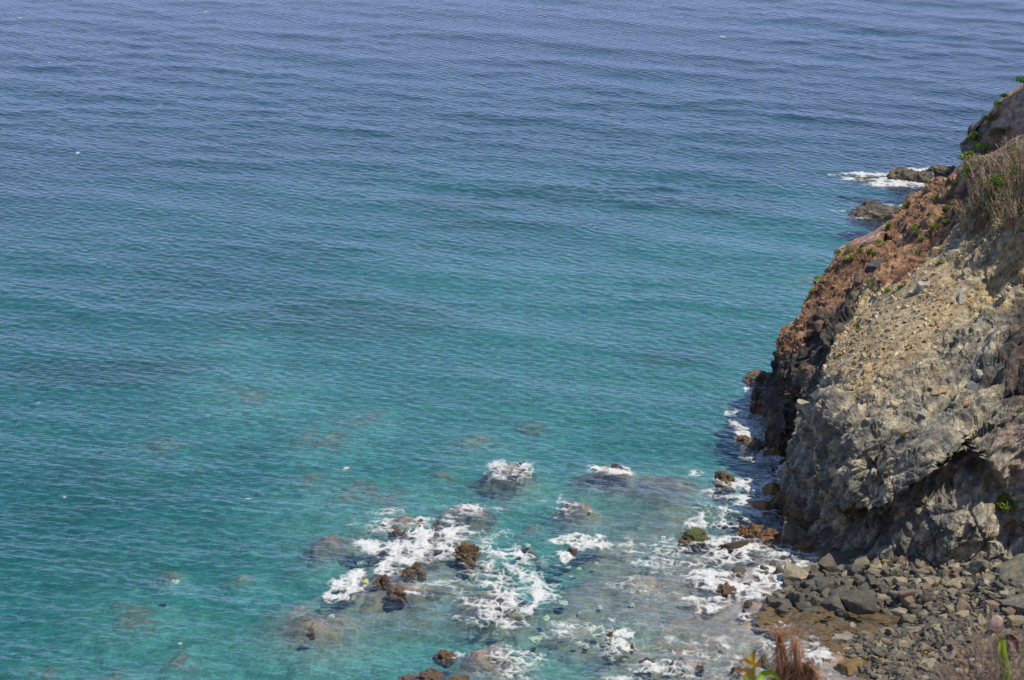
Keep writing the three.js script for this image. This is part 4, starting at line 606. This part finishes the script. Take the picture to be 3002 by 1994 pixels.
// ------------------------------------------------------------------ plants
const twigM = new THREE.MeshStandardMaterial({ name: 'dry grey twigs', vertexColors: true, roughness: 0.95, side: THREE.DoubleSide });
const leafM = new THREE.MeshPhysicalMaterial({ name: 'leaves', vertexColors: true, roughness: 0.8, transmission: 0.3, thickness: 0, specularIntensity: 0.4, side: THREE.DoubleSide });
function tube(points, r0, r1, colour, sides = 3) {   // tapered, from points
  const pos = [], idx = [], col = [], n = points.length, a = new THREE.Vector3(), b = new THREE.Vector3(), t = new THREE.Vector3();
  points.forEach((p, i) => {
    t.subVectors(points[Math.min(n - 1, i + 1)], points[Math.max(0, i - 1)]).normalize(); a.set(t.y, -t.x, 0.13).cross(t).normalize(); b.crossVectors(t, a);
    const r = lerp(r0, r1, i / (n - 1)); for (let k = 0; k < sides; k++) { const th = k / sides * 6.28318; pos.push(p.x + r * (a.x * Math.cos(th) + b.x * Math.sin(th)), p.y + r * (a.y * Math.cos(th) + b.y * Math.sin(th)), p.z + r * (a.z * Math.cos(th) + b.z * Math.sin(th))); const c = Array.isArray(colour[0]) ? colour[0].map((x, q) => lerp(x, colour[1][q], i / (n - 1))) : colour; col.push(...c); }
    if (i) for (let k = 0; k < sides; k++) { const A = (i - 1) * sides + k, B = (i - 1) * sides + (k + 1) % sides; idx.push(A, B, A + sides, B, B + sides, A + sides); }
  });
  const g = new THREE.BufferGeometry(); g.setAttribute('position', new THREE.Float32BufferAttribute(pos, 3)); g.setAttribute('color', new THREE.Float32BufferAttribute(col, 3)); g.setIndex(idx); g.computeVertexNormals(); return g;
}
function twigs(seed, n, rx, h, thick, colours, lean = [0, 0]) {   // branching twigs rising from a patch
  const r = rng(seed), out = [];
  for (let i = 0; i < n; i++) {
    const a = r() * 6.283, d = Math.sqrt(r()) * rx * 0.6, p = new THREE.Vector3(Math.cos(a) * d, -0.1, Math.sin(a) * d), pts = [p.clone()], L = h * (0.5 + 0.6 * r()), dir = new THREE.Vector3(Math.cos(a) * 0.55 * d / rx + (r() - .5) * .7 + lean[0], 1, Math.sin(a) * 0.55 * d / rx + (r() - .5) * .7 + lean[1]).normalize(), C = colours[Math.floor(r() * colours.length)].map((c) => c * (0.75 + 0.5 * r()));
    for (let k = 0; k < 4; k++) { dir.x += (r() - .5) * .5; dir.z += (r() - .5) * .5; dir.y += (r() - .5) * .25; dir.normalize(); p.addScaledVector(dir, L / 4); pts.push(p.clone()); }
    out.push(tube(pts, thick, thick * 0.35, C));
    for (let k = 1; k < 4; k++) { const q = pts[k].clone(), s = [q.clone()], e = dir.clone().add(new THREE.Vector3((r() - .5) * 1.6, (r() - .2) * .8, (r() - .5) * 1.6)).normalize(); for (let m = 0; m < 2; m++) { q.addScaledVector(e, L * 0.16); e.x += (r() - .5) * .5; e.y += (r() - .5) * .4; s.push(q.clone()); } out.push(tube(s, thick * 0.6, thick * 0.2, C)); }
  }
  return mergeGeometries(out);
}
function leaves(seed, n, rx, ry, rz, size, colours) {   // leaf-sized faces through the volume of a crown, thicker towards clumps
  const r = rng(seed), pos = [], col = [], idx = [], cl = [...Array(9)].map(() => { const t = r() * 6.283, y = 2 * r() - 1, s = Math.sqrt(1 - y * y), d = 0.38 + 0.3 * r(); return [s * Math.cos(t) * d, y * d, s * Math.sin(t) * d, 0.28 + 0.25 * r()]; });
  const a = new THREE.Vector3(), b = new THREE.Vector3();
  for (let i = 0; i < n; i++) {
    const c = cl[Math.floor(r() * 9)], t = r() * 6.283, y = 2 * r() - 1, s = Math.sqrt(1 - y * y), d = c[3] * Math.cbrt(r()), p = [(c[0] + s * Math.cos(t) * d) * rx, (c[1] + y * d) * ry, (c[2] + s * Math.sin(t) * d) * rz];
    a.set(r() - .5, r() - .3, r() - .5).normalize(); b.set(r() - .5, r() - .5, r() - .5).cross(a).normalize(); const L = size * (0.6 + 0.8 * r()), w = L * 0.38, k = pos.length / 3, C = colours[Math.floor(r() * colours.length)], f = 0.75 + 0.5 * r();
    for (const [x, z] of [[0, 0], [.5, 1], [1, 0], [.5, -1]]) { pos.push(p[0] + a.x * L * x + b.x * w * z, p[1] + a.y * L * x + b.y * w * z, p[2] + a.z * L * x + b.z * w * z); col.push(C[0] * f, C[1] * f, C[2] * f); }
    idx.push(k, k + 1, k + 2, k, k + 2, k + 3);
  }
  const g = new THREE.BufferGeometry(); g.setAttribute('position', new THREE.Float32BufferAttribute(pos, 3)); g.setAttribute('color', new THREE.Float32BufferAttribute(col, 3)); g.setIndex(idx); g.computeVertexNormals(); return g;
}
const FRESH = [[0.16, 0.24, 0.02], [0.22, 0.28, 0.03], [0.11, 0.18, 0.025]], DULL = [[0.10, 0.13, 0.035], [0.15, 0.16, 0.05], [0.07, 0.095, 0.03]], TWIG = [[0.36, 0.25, 0.165], [0.50, 0.40, 0.29], [0.27, 0.165, 0.105], [0.43, 0.29, 0.17]];
{
  // dry bushes on the shoulder of the slope
  const D = [[2850, 640, 70, 'grey leafless bush, lowest on the slope'], [2875, 600, 80, 'grey leafless bush above the lowest one'], [2840, 600, 60, 'small grey bush on the seaward edge of the thicket'], [2905, 570, 90, 'dry bush with green leaves low in the thicket'], [2870, 545, 80, 'dry grey bush in the seaward half of the thicket'], [2930, 530, 90, 'wide dry bush with yellow green foliage in the thicket'], [2890, 500, 90, 'tall dry bush near the shoulder of the slope'], [2960, 590, 90, 'tangled dry bush above the ochre rock'], [2985, 520, 100, 'large dry bush at the right edge of the picture'], [2945, 485, 80, 'dry bush with pale bare stems, upper thicket'], [2990, 480, 90, 'pale dry bush high at the right edge'], [2920, 468, 60, 'small dry bush on the skyline of the slope'], [2975, 440, 80, 'dry bush on the skyline below the pink far slope'], [2960, 640, 70, 'thin dry bush over the ochre rock edge'], [2995, 610, 70, 'thin dry bush over the cliff edge at the right'], [2860, 470, 50, 'low dry bush at the seaward end of the skyline'], [2930, 610, 60, 'thin grey bush with reddish twigs in the lower thicket']];
  D.forEach(([u, v, w, label], i) => {
    const h = onCliff(u, v + 20), s = w * PXM(h.p), o = base('dry_bush', h.p, label, 'bush', 'dry bushes on the slope');
    part('twigs', twigs(400 + i, 46, s * 0.75, s * 0.8, 0.019, TWIG), twigM, o);
    const green = /green/.test(label) ? 420 : 130; const f = part('foliage', leaves(430 + i, green, s * 0.55, s * 0.35, s * 0.5, 0.16, /yellow/.test(label) ? FRESH : DULL), leafM, o); f.position.y = s * 0.35;
  });
  // green tufts scattered over the brown slope
  const T = [[2829, 519, 34], [2798, 544, 22], [2743, 583, 26], [2655, 606, 34], [2777, 609, 18], [2735, 665, 24], [2689, 678, 20], [2689, 665, 20], [2777, 653, 18], [2582, 711, 30], [2552, 732, 18], [2567, 741, 18], [2523, 736, 26], [2496, 753, 26], [2473, 760, 18], [2490, 734, 36], [2458, 739, 26], [2758, 770, 26], [2703, 699, 18], [2690, 743, 20], [2404, 820, 36], [2378, 856, 20], [2369, 871, 16], [2542, 834, 16], [2598, 853, 20], [2640, 840, 14], [2512, 958, 18], [2610, 660, 20], [2720, 630, 16], [2760, 640, 16], [2990, 1205, 18], [2900, 1330, 14]];
  T.forEach(([u, v, w], i) => { const h = onCliff(u, v), s = w * PXM(h.p) * 0.6, where = u > 2880 ? 'small green tuft beside the pinkish mat on the grey cliff' : u > 2700 ? 'bright green tuft on the upper brown slope below the thicket' : u > 2530 ? 'bright green tuft on the middle of the brown slope' : 'bright green tuft along the seaward edge of the brown slope'; const o = put('green_tuft', leaves(460 + i, 130, s, s * 0.55, s, 0.12, FRESH), leafM, where, 'tuft', where.replace('bright green tuft', 'tufts')); o.position.copy(h.p).addScaledVector(h.n, s * 0.35); });
  // larger shrubs
  const S = [[2950, 1478, 80, 46, FRESH, 'bright yellow green shrub on the cliff under the overhang', 700], [2838, 462, 52, 44, FRESH, 'yellow green shrub at the foot of the far dark cliff', 400], [2835, 490, 34, 16, FRESH, 'low green shrub on the crest by the far skerry', 160]];
  S.forEach(([u, v, w, hh, C, label, n], i) => { const h = onCliff(u, v + hh * 0.4), m = PXM(h.p), o = base('green_shrub', h.p, label, 'shrub'); part('twigs', twigs(480 + i, 26, w * m * 0.4, hh * m * 0.9, 0.02, TWIG), twigM, o); const f = part('foliage', leaves(490 + i, n, w * m * 0.52, hh * m * 0.5, w * m * 0.45, 0.2, C), leafM, o); f.position.y = hh * m * 0.5; });
  [[2965, 1558, 50, 'orange brown withered bush at the foot of the cliff'], [3000, 1548, 36, 'orange brown withered bush at the right edge under the cliff']].forEach(([u, v, w, label], i) => { const h = onCliff(u, v), m = PXM(h.p), o = base('withered_bush', h.p, label, 'bush'); part('twigs', twigs(520 + i, 40, w * m * 0.5, w * m * 0.5, 0.015, TWIG), twigM, o); const f = part('foliage', leaves(524 + i, 320, w * m * 0.5, w * m * 0.35, w * m * 0.45, 0.13, [[0.36, 0.19, 0.06], [0.28, 0.14, 0.05], [0.30, 0.20, 0.09]]), leafM, o); f.position.y = w * m * 0.25; });
  // on the far cliff
  const F = [[2862, 395, 60, 'green creeping shrub along the upper ledge of the far cliff'], [2895, 350, 60, 'green creeping shrub near the crest of the far cliff'], [2870, 425, 50, 'green creeping shrub in the middle of the far cliff'], [2850, 408, 34, 'small green shrub on the edge of the far cliff'], [2930, 390, 50, 'dark green shrub in the hollow of the far cliff'], [2925, 303, 36, 'green cushion on the brow of the far cliff'], [2890, 435, 36, 'green shrub low on the far cliff'], [2945, 285, 30, 'low green tuft on the crest of the far headland']];
  F.forEach(([u, v, w, label], i) => { const h = onCliff(u, v, farCliff), m = PXM(h.p), o = put('cliff_shrub', leaves(540 + i, 200, w * m * 0.42, w * m * 0.16, w * m * 0.34, 0.2, i % 3 === 1 ? DULL : FRESH), leafM, label, 'shrub', 'shrubs on the far cliff'); o.position.copy(h.p).addScaledVector(h.n, 0.3); });
  const h = onCliff(2998, 258, farCliff), tree = base('windswept_tree', h.p, 'small green windswept tree on the far ridge at the right edge', 'tree'), m = PXM(h.p);
  part('trunk', mergeGeometries([tube([new THREE.Vector3(0, -.3, 0), new THREE.Vector3(-.1, .5, 0), new THREE.Vector3(-.35, 1.0, .1)], .07, .03, TWIG[0], 5), tube([new THREE.Vector3(-.05, .3, 0), new THREE.Vector3(.2, .8, 0), new THREE.Vector3(.3, 1.1, .1)], .05, .02, TWIG[0], 5)]), twigM, tree);
  part('crown', leaves(555, 520, 34 * m, 16 * m, 26 * m, 0.22, [[0.10, 0.22, 0.04], [0.14, 0.27, 0.06], [0.08, 0.17, 0.03]]), leafM, tree).position.set(-0.05, 1.05, 0);
}

// ------------------------------------------------------------------ the hillside under the camera
const hillY = (d) => (d < 12 ? 58.4 - 0.40 * d : 53.6 - 0.605 * (d - 12));
{
  const g = grid(90, 60, (i, j) => { const d = -14 + 128 * Math.pow(i / 90, 1.6), x = (j / 60 - 0.5) * (40 + Math.abs(d) * 1.3), n = fbm(x * 0.5, 0, d * 0.5, 4, 91), y = (d < 0 ? 58.4 - 0.1 * d : hillY(Math.max(0, d))) + 0.18 * n, k = 1 + 0.6 * fbm(x * 3, 1, d * 3, 3, 95); return [x, y, -d, x, d, 0.20 * k, 0.14 * k, 0.09 * k]; }, true);
  put('hillside', g, rockMaterial('dry earth', 2, 0.04), 'dry brown hillside falling away below the viewpoint', 'hillside', null, 'structure');
}
// ------------------------------------------------------------------ plants on the hillside, close to the camera
function blade(points, width, colourA, colourB, bend = 0.25, tip = null) {   // a leaf: midrib through points, folded a little along it
  const n = 14, curve = new THREE.CatmullRomCurve3(points), pos = [], col = [], idx = [], up = new THREE.Vector3(0, 0, 1), t = new THREE.Vector3(), s = new THREE.Vector3(), nn = new THREE.Vector3();
  for (let i = 0; i <= n; i++) {
    const f = i / n, p = curve.getPoint(f); curve.getTangent(f, t); s.crossVectors(t, up).normalize(); nn.crossVectors(s, t).normalize();
    const w = width * 0.5 * Math.pow(Math.sin(Math.PI * (0.06 + 0.94 * Math.pow(f, 0.8))), 0.75);
    for (let k = -2; k <= 2; k++) { const x = k / 2, q = p.clone().addScaledVector(s, x * w).addScaledVector(nn, bend * w * (x * x - 0.4) + 0.02 * w * noise(f * 9, k, 0, 3)); pos.push(q.x, q.y, q.z); const m = clamp(f * 0.9 + 0.25 * x + 0.35 * noise(f * 5, k * 1.3, width * 900, 4)); let c = colourA.map((a, z) => lerp(a, colourB[z], m)); if (tip) c = c.map((a, z) => lerp(a, tip[z], smooth(0.72, 0.95, f + 0.05 * noise(k, f * 8, 1, 7)))); col.push(...c); }
    if (i) for (let k = 0; k < 4; k++) { const a = (i - 1) * 5 + k, b = a + 5; idx.push(a, a + 1, b, a + 1, b + 1, b); }
  }
  const g = new THREE.BufferGeometry(); g.setAttribute('position', new THREE.Float32BufferAttribute(pos, 3)); g.setAttribute('color', new THREE.Float32BufferAttribute(col, 3)); g.setIndex(idx); g.computeVertexNormals(); return g;
}
const waxM = new THREE.MeshPhysicalMaterial({ name: 'waxy leaf', vertexColors: true, roughness: 0.42, transmission: 0.25, thickness: 0, side: THREE.DoubleSide });
const fibreM = new THREE.MeshStandardMaterial({ name: 'dead fibre', vertexColors: true, roughness: 0.9, side: THREE.DoubleSide });
{
  const D = 6, foot = away(2214, 1994, D); foot.y = hillY(D);
  const o = base('leafy_seedling', foot, 'small plant with yellow, orange and green leaves at the bottom edge', 'plant'), P = (u, v, dz = 0) => away(u, v, D + dz).sub(foot), px = PXM(away(2214, 1960, D));
  const Y = [0.62, 0.50, 0.02], GR = [0.20, 0.34, 0.02], OR = [0.58, 0.20, 0.06], RD = [0.30, 0.05, 0.02], DK = [0.03, 0.015, 0.01];
  part('stem', tube([new THREE.Vector3(0.02, -0.1, 0), P(2218, 2100), P(2216, 2000), P(2211, 1948)], 3.2 * px, 2.2 * px, [[0.16, 0.12, 0.05], [0.36, 0.34, 0.08]], 6), fibreM, o);
  const leaf = (pts, w, a, b, label, tip) => part('leaf', blade(pts, w * px, a, b, 0.3, tip), waxM, o, label);
  leaf([P(2209, 1947), P(2205, 1932), P(2208, 1918), P(2217, 1903)], 17, Y, RD, 'upright yellow leaf with a dark red half', DK);
  leaf([P(2208, 1950), P(2196, 1941, -.01), P(2180, 1936, -.02), P(2165, 1946, -.02)], 15, Y, OR, 'orange and yellow leaf with a black tip', DK);
  leaf([P(2212, 1955), P(2220, 1948, -.02), P(2226, 1942, -.03), P(2228, 1934, -.03)], 19, Y, OR, 'orange leaf beside the stem');
  leaf([P(2207, 1956), P(2209, 1962), P(2210, 1968), P(2213, 1978)], 15, [0.45, 0.46, 0.03], Y, 'yellow young leaf on the stem');
  leaf([P(2212, 1976), P(2196, 1968, -.02), P(2180, 1966, -.03), P(2166, 1970, -.03)], 23, [0.56, 0.30, 0.07], [0.70, 0.22, 0.12], 'broad orange red leaf', RD);
  leaf([P(2222, 1992), P(2238, 1976, .01), P(2262, 1974, .01), P(2289, 1996, .02)], 24, GR, [0.30, 0.42, 0.03], 'large arching green leaf');
  leaf([P(2214, 1996), P(2200, 1984, -.02), P(2188, 1984, -.03), P(2180, 1998, -.03)], 26, GR, [0.5, 0.48, 0.05], 'green leaf at the foot of the picture');
}
{
  const D = 7.5, foot = away(2330, 1994, D); foot.y = hillY(D);
  const o = base('dead_stump', foot, 'shaggy brown dead stump with two orange bark stubs', 'stump'), P = (u, v, dz = 0) => away(u, v, D + dz).sub(foot), px = PXM(away(2330, 1900, D)), r = rng(808);
  const husk = (pts, w, a, b, label) => { const c = new THREE.CatmullRomCurve3(pts), list = [], n = 12; for (let k = 0; k < 7; k++) { const off = (k - 3) / 3, q = []; for (let i = 0; i <= n; i++) { const f = i / n, p = c.getPoint(f); p.x += off * w * px * 0.42 * (1 - 0.45 * f * f) + px * 2 * noise(k * 3, f * 4, w, 5); p.z += (1 - off * off) * w * px * 0.5 + px * noise(k, f * 6, 3, 6); if (i === n) p.y += px * 10 * noise(k * 2.3, 4, w, 8); q.push(p); } const m = r(); list.push(tube(q, w * px * 0.16, w * px * 0.06, [a.map((x, z) => lerp(x, b[z], m)), b.map((x, z) => lerp(x, a[z], m * 0.6))], 5)); } return part('bark_stub', mergeGeometries(list), fibreM, o, label); };
  husk([P(2304, 2060), P(2300, 1990), P(2292, 1930), P(2284, 1858)], 38, [0.42, 0.17, 0.05], [0.16, 0.07, 0.03], 'orange brown bark stub, dark on one side');
  husk([P(2345, 2060), P(2341, 1990), P(2335, 1935), P(2332, 1872)], 40, [0.60, 0.45, 0.34], [0.42, 0.17, 0.06], 'pale bark stub with an orange edge');
  husk([P(2380, 2060), P(2374, 2020), P(2368, 1985), P(2366, 1962)], 30, [0.34, 0.17, 0.08], [0.50, 0.30, 0.16], 'low ragged bark stub');
  const hair = (n, u0, u1, v0, v1, seed, down) => { const q = rng(seed), list = []; for (let i = 0; i < n; i++) { const u = lerp(u0, u1, q()), v = lerp(v0, v1, q()), p = P(u, v, -0.02 - 0.09 * q()), pts = [p.clone()], L = px * (25 + 55 * q()), d = new THREE.Vector3((q() - .5) * 1.1 + (u - 2330) / 160, down * (0.6 + 0.6 * q()), (q() - .5) * .8); for (let k = 0; k < 4; k++) { d.x += (q() - .5) * .7; d.y -= 0.18; p.addScaledVector(d, L / 5); pts.push(p.clone()); } const C = [[0.33, 0.155, 0.08], [0.22, 0.11, 0.06], [0.42, 0.25, 0.145], [0.12, 0.07, 0.045]][Math.floor(q() * 4)]; list.push(tube(pts, px * (0.8 + 0.7 * q()), px * 0.4, C)); } return mergeGeometries(list); };
  part('fibres', hair(2600, 2278, 2385, 1938, 2050, 3, -1), fibreM, o, 'matted red brown hanging fibres');
  part('fibres', hair(130, 2268, 2352, 1880, 1945, 4, -0.4), fibreM, o, 'thin dark fibres round the bark stubs');
  part('fibres', hair(60, 2268, 2350, 1850, 1866, 6, 0.9), fibreM, o, 'wispy fibres at the top of the stump');
  const list = []; for (const [a, b, c] of [[[2352, 2050], [2346, 1960], [2342, 1885]], [[2228, 2010], [2262, 1945], [2282, 1925]], [[2300, 2050], [2288, 1960], [2282, 1900]]]) list.push(tube([P(...a, -.1), P(...b, -.11), P(...c, -.1)], px * 1.6, px * 0.8, [0.26, 0.18, 0.12], 4));
  part('stalk', mergeGeometries(list), fibreM, o);
}
{
  const D = 8.5, foot = away(2930, 1994, D); foot.y = hillY(D);
  const P0 = (u, v, dz = 0) => away(u, v, D + dz), px = PXM(P0(2930, 1900)), o = base('dead_thicket', foot, 'tangle of fine dead brown twigs in the bottom right corner', 'bush'), q = rng(99), list = [];
  const limit = [[2580, 1996], [2640, 1985], [2690, 1975], [2740, 1960], [2790, 1925], [2830, 1880], [2880, 1840], [2920, 1825], [2960, 1835], [3000, 1850], [3080, 1850]], topAt = (u) => { let i = 0; while (i < limit.length - 2 && limit[i + 1][0] < u) i++; return lerp(limit[i][1], limit[i + 1][1], clamp((u - limit[i][0]) / (limit[i + 1][0] - limit[i][0]))); };
  for (let i = 0; i < 1250; i++) {
    const u = 2600 + 470 * Math.pow(q(), 0.45), v = lerp(topAt(u) + 12, 2070, Math.pow(q(), 0.8)), p = P0(u, v, (q() - .5) * 0.7).sub(foot), pts = [p.clone()], L = px * (30 + 70 * q()), d = new THREE.Vector3((q() - .5) * 1.6, 0.7 + (q() - .6) * 1.2, (q() - .5) * 1.2);
    for (let k = 0; k < 4; k++) { d.x += (q() - .5) * .9; d.y += (q() - .55) * .8; d.z += (q() - .5) * .8; p.addScaledVector(d, L / 5); pts.push(p.clone()); }
    const C = [[0.19, 0.12, 0.085], [0.12, 0.072, 0.05], [0.27, 0.195, 0.15], [0.16, 0.095, 0.065]][Math.floor(q() * 4)]; list.push(tube(pts, px * (0.6 + 0.7 * q()), px * 0.3, C));
  }
  part('twigs', mergeGeometries(list), fibreM, o);
  const st = []; for (const s of [[[2850, 2000], [2865, 1910], [2838, 1855], [2832, 1800]], [[2705, 2010], [2665, 1940], [2655, 1890], [2661, 1850]], [[2945, 2010], [2938, 1960], [2932, 1925], [2925, 1905]], [[2940, 2010], [2946, 1960], [2956, 1920], [2962, 1890]], [[2690, 2010], [2685, 1990], [2672, 1975], [2650, 1962]], [[2690, 2010], [2684, 1985], [2684, 1972], [2684, 1958]], [[2690, 2010], [2696, 1988], [2712, 1978], [2730, 1970]], [[2905, 2010], [2908, 1960], [2910, 1930], [2904, 1890]]]) st.push(tube(s.map((a) => P0(a[0], a[1], -0.3).sub(foot)), px * 1.8, px * 0.9, [0.28, 0.21, 0.165], 5));
  part('stalk', mergeGeometries(st), fibreM, o, 'longer bare stalks standing above the tangle');
  const f2 = P0(2940, 1994, -0.2); f2.y = hillY(D - 0.2); const c = base('succulent_stem', f2, 'bright green fleshy stem standing in the dead twigs', 'plant'), Q = (u, v, dz = 0) => P0(u, v, dz - 0.2).sub(f2);
  part('stem', (() => { const g = tube([new THREE.Vector3(0, -0.05, 0), Q(2941, 2040), Q(2944, 1990), Q(2946, 1955), Q(2939, 1915), Q(2936, 1884), Q(2940, 1872)], 19 * px, 10.5 * px, [[0.07, 0.12, 0.02], [0.24, 0.36, 0.02]], 8); return g; })(), waxM, c);
  part('leaf', blade([Q(2937, 1950, -.02), Q(2933, 1925, -.03), Q(2931, 1905, -.03), Q(2932, 1878, -.02)], 12 * px, [0.10, 0.20, 0.02], [0.5, 0.42, 0.03], 0.3), waxM, c, 'yellow edged green leaf');
  part('leaf', blade([Q(2936, 1880), Q(2930, 1872), Q(2925, 1868), Q(2918, 1862)], 9 * px, [0.55, 0.40, 0.05], [0.55, 0.25, 0.08], 0.3), waxM, c, 'small orange leaf at the tip');
  part('leaf', blade([Q(2948, 1868, .05), Q(2962, 1870, .04), Q(2976, 1886, .03), Q(2984, 1915, .02)], 24 * px, [0.13, 0.045, 0.03], [0.10, 0.04, 0.03], 0.3), waxM, c, 'dark red drooping withered leaf');
  part('leaf', blade([Q(2955, 1950), Q(2956, 1920), Q(2954, 1890), Q(2950, 1872)], 13 * px, [0.10, 0.14, 0.02], [0.14, 0.06, 0.03], 0.3), waxM, c, 'dull green leaf behind the stem');
  const f3 = P0(2924, 1994, -0.1); f3.y = hillY(D - 0.1); const d = base('dried_pad', f3, 'pale pinkish brown dried rounded pad standing above the twigs', 'plant'), K = (u, v, dz = 0) => P0(u, v, dz - 0.1).sub(f3);
  part('stem', tube([new THREE.Vector3(0, -0.05, 0), K(2925, 1990), K(2922, 1900), K(2922, 1845)], 3 * px, 2 * px, [[0.16, 0.10, 0.07], [0.22, 0.15, 0.11]], 5), fibreM, d);
  const pad = new THREE.SphereGeometry(1, 28, 20), pp = pad.attributes.position, pc = new Float32Array(pp.count * 3); for (let i = 0; i < pp.count; i++) { const x = pp.getX(i), y = pp.getY(i), z = pp.getZ(i), n = fbm(x * 2 + 3, y * 2, z * 2, 4, 66), k = 1 + 0.12 * n, m = smooth(-0.05, 0.25, n + 0.15 * y); pp.setXYZ(i, x * k, y * k * (1 - 0.15 * x), z * k); pc.set([lerp(0.60, 0.44, m), lerp(0.43, 0.24, m), lerp(0.36, 0.16, m)], i * 3); }
  pad.setAttribute('color', new THREE.BufferAttribute(pc, 3)); pad.computeVertexNormals(); const pm = part('pad', pad, fibreM, d); pm.scale.set(19 * px, 22 * px, 4 * px); pm.position.copy(K(2921, 1826)); pm.rotation.z = -0.35;
}
renderer.render(scene, camera);
